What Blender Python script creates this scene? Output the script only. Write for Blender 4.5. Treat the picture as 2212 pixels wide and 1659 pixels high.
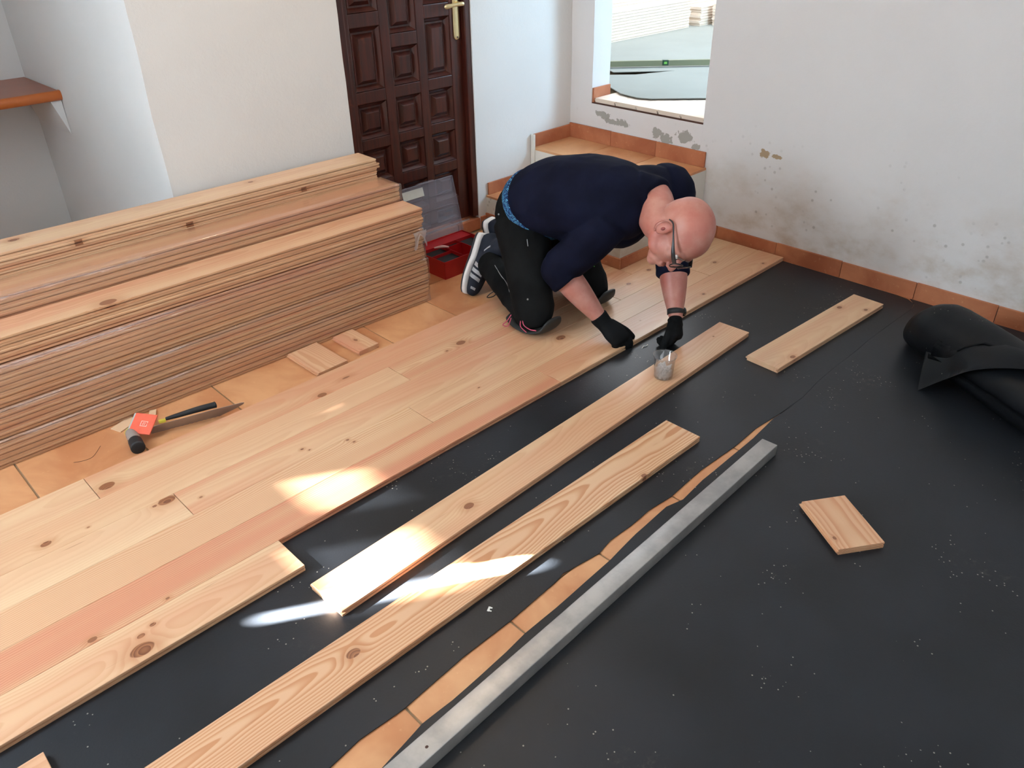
import bpy, bmesh, math, random
from mathutils import Vector, Matrix, noise
random.seed(7)
S = bpy.context.scene
C = S.collection
PI = math.pi
for o in list(bpy.data.objects): bpy.data.objects.remove(o)

# ------------------------------------------------------------ camera
cam = bpy.data.cameras.new('camera'); cam_ob = bpy.data.objects.new('camera', cam); C.objects.link(cam_ob)
cam.sensor_width = 36; cam.lens = 1708.5 / 2212 * 36; cam.clip_start = .05
R0 = Vector((0.71367, -0.70024, -0.0180)); D0 = Vector((-0.3810, -0.3660, -0.8490)); F0 = Vector((0.5880, 0.6130, -0.5280))
F0.normalize(); R0 = (R0 - F0 * R0.dot(F0)).normalized(); D0 = F0.cross(R0)
mw = Matrix(((R0.x, -D0.x, -F0.x, 0), (R0.y, -D0.y, -F0.y, 0), (R0.z, -D0.z, -F0.z, 1.6), (0, 0, 0, 1)))
cam_ob.matrix_world = mw
S.camera = cam_ob

# ------------------------------------------------------------ light
W = bpy.data.worlds.new('world'); S.world = W; W.use_nodes = True
W.node_tree.nodes['Background'].inputs[0].default_value = (.55, .75, 1, 1)
W.node_tree.nodes['Background'].inputs[1].default_value = 1.5

SUN_TAN = .42
def lamp(name, kind, loc, direction, power, col, size=None, size_y=None):
    l = bpy.data.lights.new(name, kind); l.energy = power; l.color = col
    if kind == 'AREA':
        l.shape = 'RECTANGLE'; l.size = size; l.size_y = size_y
    if kind == 'POINT': l.shadow_soft_size = size
    o = bpy.data.objects.new(name, l); C.objects.link(o); o.location = loc
    o.rotation_euler = Vector(direction).to_track_quat('-Z', 'Y').to_euler()
    return o
sun = lamp('sun', 'SUN', (-4, 5, 4), (.863, -.505, -SUN_TAN), 2200, (1, .98, .94)); sun.data.angle = math.radians(.9)
lamp('sky_light_left', 'AREA', (-1.44, 2.25, 1.75), (.76, -.65, -.08), 205, (.78, .90, 1), 1.3, 1.1)
lamp('fill_light_back', 'AREA', (.9, -1.42, 1.9), (.1, 1, .42), 52, (.90, .95, 1), 2.2, 1.3)  # added fill from behind the camera, no window known there
lamp('sky_light_next_room', 'AREA', (5.5, .78, 1.95), (-.25, 1, -.3), 215, (.46, .75, 1), 1.2, 1.0)
lamp('fill_light_next_room', 'AREA', (6.2, 3.6, 2.66), (0, 0, -1), 210, (.92, .95, 1), 3.2, 2.4)  # added overhead fill that brightens the boards of the next room
lamp('bulb_light', 'POINT', (1.83, 2.28, 2.42), (0, 0, -1), 26, (1, .76, .52), .05)
S.view_settings.view_transform = 'Standard'; S.view_settings.look = 'None'
S.view_settings.exposure = -.48; S.view_settings.gamma = 1; S.view_settings.use_curve_mapping = False

# ------------------------------------------------------------ node helpers
def lin(r, g, b):
    f = lambda c: (c / 255 / 12.92) if c / 255 <= .04045 else ((c / 255 + .055) / 1.055) ** 2.4
    return (f(r), f(g), f(b), 1)
class NT:
    def __init__(s, name):
        s.m = bpy.data.materials.new(name); s.m.use_nodes = True
        s.t = s.m.node_tree; s.b = s.t.nodes['Principled BSDF']; s.out = s.t.nodes['Material Output']
    def n(s, typ, **kw):
        nd = s.t.nodes.new(typ)
        for k, v in kw.items(): setattr(nd, k, v)
        return nd
    def put(s, sock, v):
        if isinstance(v, bpy.types.NodeSocket): s.t.links.new(v, sock)
        elif isinstance(v, (tuple, list)) and len(v) == 4 and sock.type == 'VECTOR': sock.default_value = v[:3]
        else: sock.default_value = v
    def math(s, op, a, b=0., c=0., clamp=False):
        nd = s.n('ShaderNodeMath', operation=op, use_clamp=clamp)
        s.put(nd.inputs[0], a); s.put(nd.inputs[1], b); s.put(nd.inputs[2], c); return nd.outputs[0]
    def vec(s, op, a, b=(0, 0, 0)):
        nd = s.n('ShaderNodeVectorMath', operation=op); s.put(nd.inputs[0], a)
        if op == 'SCALE': s.put(nd.inputs[3], b)
        else: s.put(nd.inputs[1], b)
        return nd.outputs[1] if op in ('LENGTH', 'DOT_PRODUCT', 'DISTANCE') else nd.outputs[0]
    def coords(s, kind='Object'): return s.n('ShaderNodeTexCoord').outputs[kind]
    def pos(s): return s.n('ShaderNodeNewGeometry').outputs['Position']
    def sep(s, v):
        nd = s.n('ShaderNodeSeparateXYZ'); s.put(nd.inputs[0], v); return nd.outputs
    def comb(s, x, y, z):
        nd = s.n('ShaderNodeCombineXYZ')
        for i, v in enumerate((x, y, z)): s.put(nd.inputs[i], v)
        return nd.outputs[0]
    def noise(s, v, scale, detail=3, rough=.5, dist=0, out=0):
        nd = s.n('ShaderNodeTexNoise'); s.put(nd.inputs['Vector'], v); s.put(nd.inputs['Scale'], scale)
        s.put(nd.inputs['Detail'], detail); s.put(nd.inputs['Roughness'], rough); s.put(nd.inputs['Distortion'], dist)
        return nd.outputs[out]
    def voro(s, v, scale, rnd=1):
        nd = s.n('ShaderNodeTexVoronoi'); s.put(nd.inputs['Vector'], v); s.put(nd.inputs['Scale'], scale)
        s.put(nd.inputs['Randomness'], rnd); return nd.outputs['Distance'], nd.outputs['Color']
    def smooth(s, v, a, b, lo=0, hi=1):
        nd = s.n('ShaderNodeMapRange', interpolation_type='SMOOTHSTEP')
        for i, x in enumerate((v, a, b, lo, hi)): s.put(nd.inputs[i], x)
        return nd.outputs[0]
    def mix(s, f, a, b, mode='MIX'):
        nd = s.n('ShaderNodeMix', data_type='RGBA', blend_type=mode)
        s.put(nd.inputs[0], f); s.put(nd.inputs[6], a); s.put(nd.inputs[7], b); return nd.outputs[2]
    def attr(s, name, typ='OBJECT'):
        nd = s.n('ShaderNodeAttribute', attribute_type=typ, attribute_name=name); return nd.outputs
    def bump(s, h, strength=.3, dist=.002):
        nd = s.n('ShaderNodeBump'); s.put(nd.inputs['Height'], h); nd.inputs['Strength'].default_value = strength
        nd.inputs['Distance'].default_value = dist; s.put(s.b.inputs['Normal'], nd.outputs[0]); return nd.outputs[0]
    def base(s, c, rough=.5, spec=.5, metal=0):
        s.put(s.b.inputs['Base Color'], c); s.put(s.b.inputs['Roughness'], rough)
        s.b.inputs['Specular IOR Level'].default_value = spec; s.b.inputs['Metallic'].default_value = metal
        return s
def plain(name, c, rough=.5, spec=.5, metal=0, var=.12, scale=30, bump=0, bdist=.001):
    t = NT(name); v = t.coords()
    f = t.noise(v, scale, 4)
    dark = tuple(x * (1 - var) for x in c[:3]) + (1,); light = tuple(min(1, x * (1 + var)) for x in c[:3]) + (1,)
    t.base(t.mix(f, dark, light), rough, spec, metal)
    if bump: t.bump(t.noise(v, scale * 3, 4), bump, bdist)
    return t.m

# ---- pine
def pine_mat(name='pine', rough=.34, film=False):
    t = NT(name); P = t.coords(); x, y, z = t.sep(P)
    seed = t.attr('seed')[2]; tone = t.attr('tone')[1]; pith = t.attr('pith')[1]
    tl, tp, tc = t.sep(tone); py, pz, ps = t.sep(pith)
    xs = t.math('ADD', x, t.math('MULTIPLY', seed, 17.3))
    n1 = t.math('SUBTRACT', t.noise(t.comb(t.math('MULTIPLY', xs, 1.6), t.math('MULTIPLY', y, 4), seed), 1, 3), .5)
    n2 = t.math('SUBTRACT', t.noise(t.comb(t.math('MULTIPLY', xs, 1.1), t.math('MULTIPLY', y, 2), t.math('ADD', seed, 9.)), 1, 3), .5)
    n3 = t.math('SUBTRACT', t.noise(t.comb(t.math('MULTIPLY', xs, 9), t.math('MULTIPLY', y, 30), seed), 1, 2), .5)
    yy = t.math('ADD', t.math('SUBTRACT', y, py), t.math('MULTIPLY', n1, .07))
    zz = t.math('ADD', t.math('ADD', t.math('SUBTRACT', z, pz), t.math('MULTIPLY', x, ps)), t.math('MULTIPLY', n2, .06))
    rad = t.math('SQRT', t.math('ADD', t.math('MULTIPLY', yy, yy), t.math('MULTIPLY', zz, zz)))
    rad = t.math('ADD', rad, t.math('MULTIPLY', n3, .0022))
    kmask = 0.; kedge = 0.
    for nm in ('knot_a', 'knot_b', 'knot_c'):
        kx, ky, kr = t.sep(t.attr(nm)[1])
        dx = t.math('SUBTRACT', x, kx); dy = t.math('SUBTRACT', y, ky)
        d = t.math('SQRT', t.math('ADD', t.math('POWER', t.math('MULTIPLY', dx, .7), 2), t.math('POWER', dy, 2)))
        d = t.math('ADD', d, t.math('MULTIPLY', n3, .006))
        q = t.math('DIVIDE', d, t.math('MAXIMUM', kr, .0001))
        kmask = t.math('MAXIMUM', kmask, t.math('MULTIPLY', t.smooth(q, 1.08, .92), t.math('GREATER_THAN', kr, .0005)))
        kedge = t.math('MAXIMUM', kedge, t.math('MULTIPLY', t.smooth(q, 3.2, .9), t.math('GREATER_THAN', kr, .0005)))
        infl = t.math('MULTIPLY', kr, t.math('EXPONENT', t.math('MULTIPLY', t.math('POWER', t.math('DIVIDE', d, t.math('MAXIMUM', t.math('MULTIPLY', kr, 2.2), .001)), 2), -1)))
        rad = t.math('ADD', rad, t.math('MULTIPLY', infl, 1.1))
    # small natural knots
    vd, vc = t.voro(t.comb(t.math('MULTIPLY', xs, 2.1), t.math('MULTIPLY', y, 6.), t.math('MULTIPLY', seed, 3.1)), 1)
    vr = t.sep(vc)[0]
    vk = t.math('MULTIPLY', t.smooth(vd, .045, .03), t.math('GREATER_THAN', vr, .72))
    ve = t.math('MULTIPLY', t.smooth(vd, .16, .03), t.math('GREATER_THAN', vr, .72))
    rad = t.math('ADD', rad, t.math('MULTIPLY', ve, .006))
    ph = t.math('FRACT', t.math('MULTIPLY', rad, 150))
    ring = t.math('MULTIPLY', t.smooth(ph, .25, .88), t.smooth(ph, 1.0, .92))
    fib = t.noise(t.comb(t.math('MULTIPLY', xs, 6), t.math('MULTIPLY', y, 420), t.math('MULTIPLY', z, 300)), 1, 3)
    broad = t.noise(t.comb(t.math('MULTIPLY', xs, .7), t.math('MULTIPLY', y, 13), seed), 1, 2)
    early = t.mix(tl, lin(206, 156, 116), lin(226, 190, 154)); late = t.mix(tp, lin(192, 130, 82), lin(186, 108, 78))
    pink = t.mix(t.math('MULTIPLY', tp, t.smooth(broad, .35, .68)), early, lin(212, 148, 118))
    pink = t.mix(t.math('MULTIPLY', t.smooth(broad, .55, .3), .35), pink, lin(236, 208, 168))
    col = t.mix(t.math('MULTIPLY', ring, t.math('MULTIPLY', t.math('POWER', tc, 1.5), .85)), pink, late)
    col = t.mix(t.smooth(fib, .6, .85, 0, .2), col, lin(176, 118, 78))
    # resin streaks
    st = t.noise(t.comb(t.math('MULTIPLY', xs, 5), t.math('MULTIPLY', y, 90), t.math('ADD', seed, 3.)), 1, 2)
    col = t.mix(t.smooth(st, .72, .8, 0, .45), col, lin(150, 92, 62))
    col = t.mix(t.math('MULTIPLY', t.math('MAXIMUM', kedge, ve), .35), col, lin(176, 112, 70))
    kc = t.mix(t.math('FRACT', t.math('MULTIPLY', rad, 420)), lin(112, 66, 44), lin(168, 112, 76))
    col = t.mix(t.math('MAXIMUM', kmask, vk), col, kc)
    if film: col = t.mix(.62, col, lin(232, 226, 216))  # no wrapping here: overexposure painted into the pine colour
    t.base(col, t.math('ADD', rough, t.math('MULTIPLY', fib, .1)), .5)
    t.b.inputs['Coat Weight'].default_value = .25; t.b.inputs['Coat Roughness'].default_value = .22
    t.bump(t.math('ADD', t.math('MULTIPLY', ring, .5), fib), .08, .0006)
    return t.m
PINE = pine_mat(); OVERLIT = pine_mat('overexposed_pine', .5, True)  # second one: same pine with the next room's bright light painted in

def terracotta(name, c1, c2, rough=.35):
    t = NT(name); P = t.coords(); r = t.n('ShaderNodeObjectInfo').outputs['Random']
    v = t.vec('ADD', P, t.comb(t.math('MULTIPLY', r, 37.), t.math('MULTIPLY', r, 11.), 0))
    a = t.noise(v, 4, 4, .55, .6); b = t.noise(v, 60, 3)
    col = t.mix(t.smooth(a, .3, .7), c1, c2)
    col = t.mix(t.smooth(b, .62, .8, 0, .25), col, lin(238, 196, 150))
    t.base(col, t.math('ADD', rough, t.math('MULTIPLY', b, .15)), .5)
    t.bump(t.math('ADD', t.math('MULTIPLY', a, 2), b), .12, .002)
    return t.m
TILE = terracotta('terracotta_tile', lin(190, 126, 84), lin(216, 162, 116), .30)
SKIRT = terracotta('terracotta_skirting', lin(160, 90, 58), lin(192, 124, 86), .5)
GROUT = plain('grout', lin(150, 126, 98), .9, .2)

def plaster(name, base, stains=(), dirt=None, peel=lin(164, 162, 156), bumpy=.35):
    """stains: (x,y,z,rx,ry,rz) ellipsoids where the paint has flaked; dirt: z below which specks of mould grow"""
    t = NT(name); P = t.pos(); x, y, z = t.sep(P)
    a = t.noise(P, 2.2, 4); b = t.noise(P, 14, 5, .6); c = t.noise(P, 90, 4, .65)
    col = t.mix(t.smooth(a, .25, .75), tuple(k * .965 for k in base[:3]) + (1,), base)
    if dirt:
        dn = t.noise(t.vec('MULTIPLY', P, (1, 1, 1.6)), 3.1, 5, .62)
        low = t.smooth(z, dirt, 0.)
        col = t.mix(t.math('MULTIPLY', t.smooth(dn, .42, .72), t.math('MULTIPLY', low, .85)), col, lin(178, 158, 136))
        vd, vc = t.voro(P, 26); cl = t.noise(P, 4.5, 3)
        sp = t.math('MULTIPLY', t.smooth(vd, .24, .12), t.math('MULTIPLY', t.smooth(cl, .50, .60), t.smooth(z, dirt * 1.15, dirt * .5)))
        col = t.mix(t.math('MULTIPLY', sp, .38), col, lin(120, 112, 104))
    h = t.math('ADD', t.math('MULTIPLY', b, 1.2), t.math('MULTIPLY', c, .5))
    for s in stains:
        q = t.vec('DIVIDE', t.vec('SUBTRACT', P, s[:3]), s[3:6])
        d = t.math('ADD', t.vec('LENGTH', q), t.math('MULTIPLY', t.math('SUBTRACT', t.noise(P, 38, 4, .6), .5), 2.6))
        m = t.smooth(d, 1.0, .86)
        col = t.mix(m, col, peel); h = t.math('SUBTRACT', h, t.math('MULTIPLY', m, 2.))
    t.base(col, .85, .25); t.bump(h, bumpy, .004)
    return t.m
WHITE = plaster('white_plaster', lin(232, 232, 230))
WALLR = plaster('white_plaster_far', lin(224, 222, 222),
    stains=[(3.56, 2.93, .527, .03, .05, .022), (3.56, 2.86, .50, .03, .05, .014), (3.56, 2.79, .505, .03, .05, .02),
            (3.56, 2.55, .49, .03, .035, .03), (3.56, 2.49, .465, .03, .04, .03), (3.56, 2.37, .50, .03, .05, .03), (3.56, 2.30, .46, .03, .03, .016)],
    dirt=.6)
WALLP = plaster('white_plaster_patch', lin(224, 222, 222),
    stains=[(3.56, 1.90, .50, .03, .03, .022), (3.56, 1.84, .497, .03, .03, .014)], dirt=.62, peel=lin(172, 150, 122))
STEPW = plaster('white_step_plaster', lin(226, 224, 216), dirt=.3)

def foam_mat():
    t = NT('black_foam'); P = t.coords(); x, y, z = t.sep(P)
    a = t.noise(P, 2.4, 4); b = t.noise(P, 160, 2)
    col = t.mix(t.smooth(a, .3, .7), lin(25, 28, 32), lin(35, 39, 45))
    clus = t.noise(P, 2.6, 4, .6); clus2 = t.noise(P, 9, 3)
    vd, vc = t.voro(P, 130); r = t.sep(vc)[0]
    sp = t.math('MULTIPLY', t.smooth(vd, .3, .2), t.math('GREATER_THAN', r, t.smooth(t.math('ADD', clus, t.math('MULTIPLY', clus2, .5)), .80, 1.0, .996, .70)))
    col = t.mix(t.math('MULTIPLY', sp, .6), col, lin(190, 184, 170))
    haze = t.math('MULTIPLY', t.smooth(clus, .58, .74), t.smooth(t.noise(P, 40, 4, .7), .5, .75))
    col = t.mix(t.math('MULTIPLY', haze, .16), col, lin(180, 170, 150))
    t.base(col, t.math('ADD', .34, t.math('MULTIPLY', a, .14)), .38)
    t.bump(t.math('ADD', t.math('MULTIPLY', a, 8), b), .1, .003)
    return t.m
FOAM = foam_mat()

# ------------------------------------------------------------ object helpers
def link(name, bm, mat, parent=None, smooth=False, recalc=True):
    if recalc: bmesh.ops.recalc_face_normals(bm, faces=bm.faces)
    me = bpy.data.meshes.new(name); bm.to_mesh(me); bm.free()
    for m in (mat if isinstance(mat, (list, tuple)) else [mat]): me.materials.append(m)
    if smooth: me.polygons.foreach_set('use_smooth', [True] * len(me.polygons))
    o = bpy.data.objects.new(name, me); C.objects.link(o)
    if parent: o.parent = parent
    return o
def tag(o, label, cat, group=None):
    o['label'] = label; o['category'] = cat
    if group: o['group'] = group
    return o
def struct(o): o['kind'] = 'structure'; return o
def empty(name, loc=(0, 0, 0), rz=0):
    o = bpy.data.objects.new(name, None); o.empty_display_size = .05; C.objects.link(o); o.location = loc; o.rotation_euler = (0, 0, rz); return o
def box(bm, x0, x1, y0, y1, z0, z1, bev=0, mi=0, rot=None, piv=None):
    r = bmesh.ops.create_cube(bm, size=1); vs = r['verts']
    for v in vs: v.co = Vector(((x0 + x1) / 2 + v.co.x * (x1 - x0), (y0 + y1) / 2 + v.co.y * (y1 - y0), (z0 + z1) / 2 + v.co.z * (z1 - z0)))
    fs = list({f for v in vs for f in v.link_faces})
    if bev:
        es = list({e for v in vs for e in v.link_edges})
        rr = bmesh.ops.bevel(bm, geom=es, offset=bev, segments=2, affect='EDGES', profile=.6)
        vs = list({v for f in rr['faces'] for v in f.verts} | {v for v in vs if v.is_valid}); fs = list({f for v in vs for f in v.link_faces})
    for f in fs: f.material_index = mi
    if rot is not None:
        bmesh.ops.transform(bm, matrix=Matrix.Translation(piv) @ rot @ Matrix.Translation(-Vector(piv)), verts=vs)
    return vs
def boxo(name, mat, dims, parent=None, bev=0, smooth=False):
    bm = bmesh.new(); box(bm, *dims, bev=bev); return link(name, bm, mat, parent, smooth)
def loft(bm, st, seg=20, ref=(1, 0, 0), sub=4, cap=.35, mi=0, closed_caps=True, power=2.0):
    """st: list of (pos, ra, rb). Catmull-Rom through stations, elliptical rings, rounded caps. ra along ref, rb across."""
    P = [Vector(s[0]) for s in st]; A = [s[1] for s in st]; B = [s[2] for s in st]; n = len(st)
    def cr(a, b, c, d, t): return .5 * ((2 * b) + (c - a) * t + (2 * a - 5 * b + 4 * c - d) * t * t + (3 * b - a - 3 * c + d) * t ** 3)
    pts = []
    for i in range(n - 1):
        i0, i3 = max(0, i - 1), min(n - 1, i + 2)
        for k in range(sub):
            t = k / sub
            pts.append((cr(P[i0], P[i], P[i + 1], P[i3], t), cr(A[i0], A[i], A[i + 1], A[i3], t), cr(B[i0], B[i], B[i + 1], B[i3], t)))
    pts.append((P[-1], A[-1], B[-1]))
    if closed_caps:
        d0 = (pts[0][0] - pts[1][0]).normalized(); d1 = (pts[-1][0] - pts[-2][0]).normalized()
        pre = []; post = []
        for k in (1, 2, 3):
            a = k / 3 * PI / 2 * .96; m = (pts[0][1] + pts[0][2]) / 2 * cap; pre.insert(0, (pts[0][0] + d0 * m * math.sin(a), pts[0][1] * math.cos(a), pts[0][2] * math.cos(a)))
            m = (pts[-1][1] + pts[-1][2]) / 2 * cap; post.append((pts[-1][0] + d1 * m * math.sin(a), pts[-1][1] * math.cos(a), pts[-1][2] * math.cos(a)))
        pts = pre + pts + post
    rings = []
    for i, (p, a, b) in enumerate(pts):
        T = (pts[min(i + 1, len(pts) - 1)][0] - pts[max(i - 1, 0)][0]).normalized()
        rf = Vector(ref[min(i, len(ref) - 1)]) if isinstance(ref[0], (tuple, Vector)) else Vector(ref)
        U = (rf - T * rf.dot(T)).normalized(); V = T.cross(U)
        ring = []
        for k in range(seg):
            th = 2 * PI * k / seg; c, s = math.cos(th), math.sin(th)
            if power != 2: c = math.copysign(abs(c) ** (2 / power), c); s = math.copysign(abs(s) ** (2 / power), s)
            ring.append(bm.verts.new(p + U * a * c + V * b * s))
        rings.append(ring)
    for i in range(len(rings) - 1):
        for k in range(seg):
            f = bm.faces.new((rings[i][k], rings[i][(k + 1) % seg], rings[i + 1][(k + 1) % seg], rings[i + 1][k])); f.material_index = mi
    if closed_caps:
        bm.faces.new(list(reversed(rings[0]))).material_index = mi; bm.faces.new(rings[-1]).material_index = mi
    return rings
def ell(bm, c, r, M=None, u=20, v=14, mi=0):
    q = bmesh.ops.create_uvsphere(bm, u_segments=u, v_segments=v, radius=1)
    m = Matrix.Translation(Vector(c)) @ (M.to_4x4() if M else Matrix.Identity(4)) @ Matrix.Diagonal((r[0], r[1], r[2], 1))
    bmesh.ops.transform(bm, matrix=m, verts=q['verts'])
    for f in {f for w in q['verts'] for f in w.link_faces}: f.material_index = mi
def tube(bm, pts, r, seg=8, sub=5, mi=0):
    loft(bm, [(p, r if not isinstance(r, (list, tuple)) else r[i], r if not isinstance(r, (list, tuple)) else r[i]) for i, p in enumerate(pts)], seg, ref=(.3, .2, .93), sub=sub, mi=mi)
def remesh(name, bm, size, mat, parent=None, smooth_it=6, dec=None, fac=.5):
    """join overlapping volumes into one continuous skin"""
    me = bpy.data.meshes.new(name + '_src'); bmesh.ops.recalc_face_normals(bm, faces=bm.faces); bm.to_mesh(me); bm.free()
    o = bpy.data.objects.new(name, me); C.objects.link(o)
    m = o.modifiers.new('r', 'REMESH'); m.mode = 'VOXEL'; m.voxel_size = size
    if smooth_it:
        m = o.modifiers.new('s', 'SMOOTH'); m.factor = fac; m.iterations = smooth_it
    if dec: m = o.modifiers.new('d', 'DECIMATE'); m.ratio = dec
    dg = bpy.context.evaluated_depsgraph_get(); ev = o.evaluated_get(dg); nm = bpy.data.meshes.new_from_object(ev)
    o.modifiers.clear(); o.data = nm; bpy.data.meshes.remove(me); nm.name = name
    nm.materials.clear(); nm.materials.append(mat)
    nm.polygons.foreach_set('use_smooth', [True] * len(nm.polygons))
    if parent: o.parent = parent
    return o

# ------------------------------------------------------------ room shell
XW, YW = 3.56, 3.17       # far wall plane, door wall plane
SX, SY = 2.872, 2.218     # step block front / side planes
T1, T2 = .178, .368       # tread heights
OY0, OY1, SILL = 2.268, 3.012, .578
H = 2.7
floor = struct(boxo('floor', GROUT, (-1.5, XW, -1.5, 4.72, -.12, -.004)))

def wallbox(name, mat, x0, x1, y0, y1, z0, z1, cut=.06, amp=.004, parent=None):
    """plaster block with slightly uneven hand-trowelled faces"""
    bm = bmesh.new(); box(bm, x0, x1, y0, y1, z0, z1)
    for ax in range(3):
        lo, hi = (x0, y0, z0)[ax], (x1, y1, z1)[ax]; n = int((hi - lo) / cut); no = [0, 0, 0]; no[ax] = 1
        for k in range(1, n):
            co = [0, 0, 0]; co[ax] = lo + (hi - lo) * k / n
            bmesh.ops.bisect_plane(bm, geom=bm.verts[:] + bm.edges[:] + bm.faces[:], plane_co=co, plane_no=no)
    for v in bm.verts:
        nv = noise.noise_vector(v.co * 3.1) * amp + noise.noise_vector(v.co * 11) * amp * .35
        v.co += nv * Vector((1, 1, .3))
    o = link(name, bm, mat, parent, True); o.data.set_sharp_from_angle(angle=math.radians(35)); return o
def cast(o):
    o.data.polygons.foreach_set('use_smooth', [False] * len(o.data.polygons)); return o
# door wall: thick block, its left end is the outer corner by the counter
wb = struct(wallbox('wall_back', WHITE, 1.18, 2.055, YW, 4.72, -.004, H, .09, .006))
boxo('wall_section', WHITE, (2.055, 2.815, YW + .06, 3.5, 2.14, H), wb)
b = wallbox('wall_section', WHITE, 2.815, XW + .15, YW, 3.5, -.004, H, .12, .0025, wb)
# far wall
wr = struct(wallbox('wall_right', WALLP, XW, XW + .15, -1.5, OY0, -.004, H, .12, .0025))
wallbox('wall_section', WALLR, XW, XW + .15, OY0 - .001, OY1 + .001, -.004, SILL, .08, .0015, wr)
wallbox('wall_section', WALLR, XW, XW + .15, OY1, YW + .2, -.004, H, .08, .002, wr)
boxo('wall_section', WALLR, (XW, XW + .15, OY0, OY1, 2.35, H), wr)
# walls out of the picture that close the room
struct(boxo('wall_alcove', WHITE, (-1.5, 1.2, 4.72, 4.87, -.12, H)))
struct(boxo('wall_front', WHITE, (-1.65, XW + .15, -1.65, -1.5, -.12, H)))
wl = struct(boxo('wall_left', WHITE, (-1.65, -1.5, -1.5, 2.2, -.12, H)))
boxo('wall_section', WHITE, (-1.65, -1.5, 2.2, 4.4, -.12, .85), wl)
boxo('wall_section', WHITE, (-1.65, -1.5, 2.2, 4.4, 2.4, H), wl)
boxo('wall_section', WHITE, (-1.65, -1.5, 4.4, 4.87, -.12, H), wl)
struct(boxo('ceiling', WHITE, (-1.65, 10, -1.65, 8.2, H, H + .1)))

# window in the left wall (outside the picture): sashes above, boards and dimming panes added below to cut the sun into strips
DARKWOOD = plain('dark_varnished_wood', lin(74, 34, 22), .3)
SUN_DIMMER = NT('sun_dimming_pane'); tr = SUN_DIMMER.n('ShaderNodeBsdfTransparent'); tr.inputs[0].default_value = (.15, .15, .15, 1)  # weakens the sun in the gaps between the added boards
SUN_DIMMER.t.links.new(tr.outputs[0], SUN_DIMMER.out.inputs[0])
win = struct(empty('window_1', (-1.57, 3.3, .85)))
def wpart(name, mat, y0, y1, z0, z1, x0=-.03, x1=.0):
    return boxo(name, mat, (x0, x1, y0 - 3.3, y1 - 3.3, z0 - .85, z1 - .85), win)
for a in ((2.2, 2.26, .85, 2.4), (4.34, 4.4, .85, 2.4), (2.26, 4.34, 1.58, 1.64), (2.26, 4.34, 2.34, 2.4), (3.27, 3.33, 1.64, 2.34)):
    wpart('window_frame', DARKWOOD, *a, x0=-.05, x1=.03)
gaps = []   # (y0,y1,z0,z1,dimmed)
SLIT = (2.652, 2.69, .965, 1.312)
for a in ((2.26, 2.66, .85, 1.58), (2.66, 2.704, .85, 1.09), (2.66, 2.704, 1.27, 1.58), (2.704, 2.740, .85, 1.015), (2.704, 2.740, 1.345, 1.58),
          (2.740, 2.99, .85, 1.12), (2.740, 2.99, 1.28, 1.58), (2.99, 3.10, .85, 1.58), (3.10, 3.14, .85, 1.58), (3.14, 3.36, .85, 1.20), (3.14, 3.36, 1.31, 1.58), (3.36, 3.79, .85, 1.58),
          (3.79, 3.94, .85, 1.28), (3.79, 3.94, 1.378, 1.58), (3.94, 4.34, .85, 1.58)):
    wpart('sun_mask_board', DARKWOOD, *a)
for a in ((2.66, 2.704, 1.09, 1.27), (2.740, 2.99, 1.12, 1.28), (3.14, 3.36, 1.20, 1.31), (3.79, 3.94, 1.28, 1.378)):
    wpart('sun_dimmer_pane', SUN_DIMMER.m, *a, x0=-.002, x1=.0)
wpart('blind', plain('white_blind', lin(230, 232, 236), .8), 2.26, 4.34, 1.64, 2.34, x0=-.02, x1=-.012)

# warm bulb under the ceiling
BULB = NT('bulb_glass'); BULB.b.inputs['Emission Color'].default_value = (1, .7, .4, 1); BULB.b.inputs['Emission Strength'].default_value = 12
lf = empty('ceiling_lamp', (1.83, 2.28, H)); tag(lf, 'bare warm bulb hanging below the ceiling', 'lamp')
bm = bmesh.new(); tube(bm, [(0, 0, 0), (0, 0, -.1), (0, 0, -.19)], .006); link('cord', bm, DARKWOOD, lf, True)
bm = bmesh.new(); loft(bm, [((0, 0, -.16), .02, .02), ((0, 0, -.2), .02, .02)], 16); link('socket', bm, DARKWOOD, lf, True)

# ---- floor tiles
TP = .3497
for i in range(-6, 9):
    for j in range(-6, 14):
        x0 = .616 + TP * i; y0 = .345 + TP * j; x1 = x0 + TP; y1 = y0 + TP
        if x1 < -1.5 or y1 < -1.5 or x0 > XW or y0 > 4.72: continue
        if y0 > YW and x1 > 1.18: continue
        if x0 > SX - .05 and y0 > SY - .05: continue
        X1 = min(x1, XW - .001); Y1 = min(y1, YW - .001 if x1 > 1.18 else 4.71)
        g = .003
        if X1 - x0 < .03 or Y1 - y0 < .03: continue
        bm = bmesh.new(); box(bm, -(X1 - x0) / 2 + g, (X1 - x0) / 2 - g, -(Y1 - y0) / 2 + g, (Y1 - y0) / 2 - g, -.010, 0, bev=.002)
        o = link('tile', bm, TILE, floor); o.location = ((x0 + X1) / 2, (y0 + Y1) / 2, 0)

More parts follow.
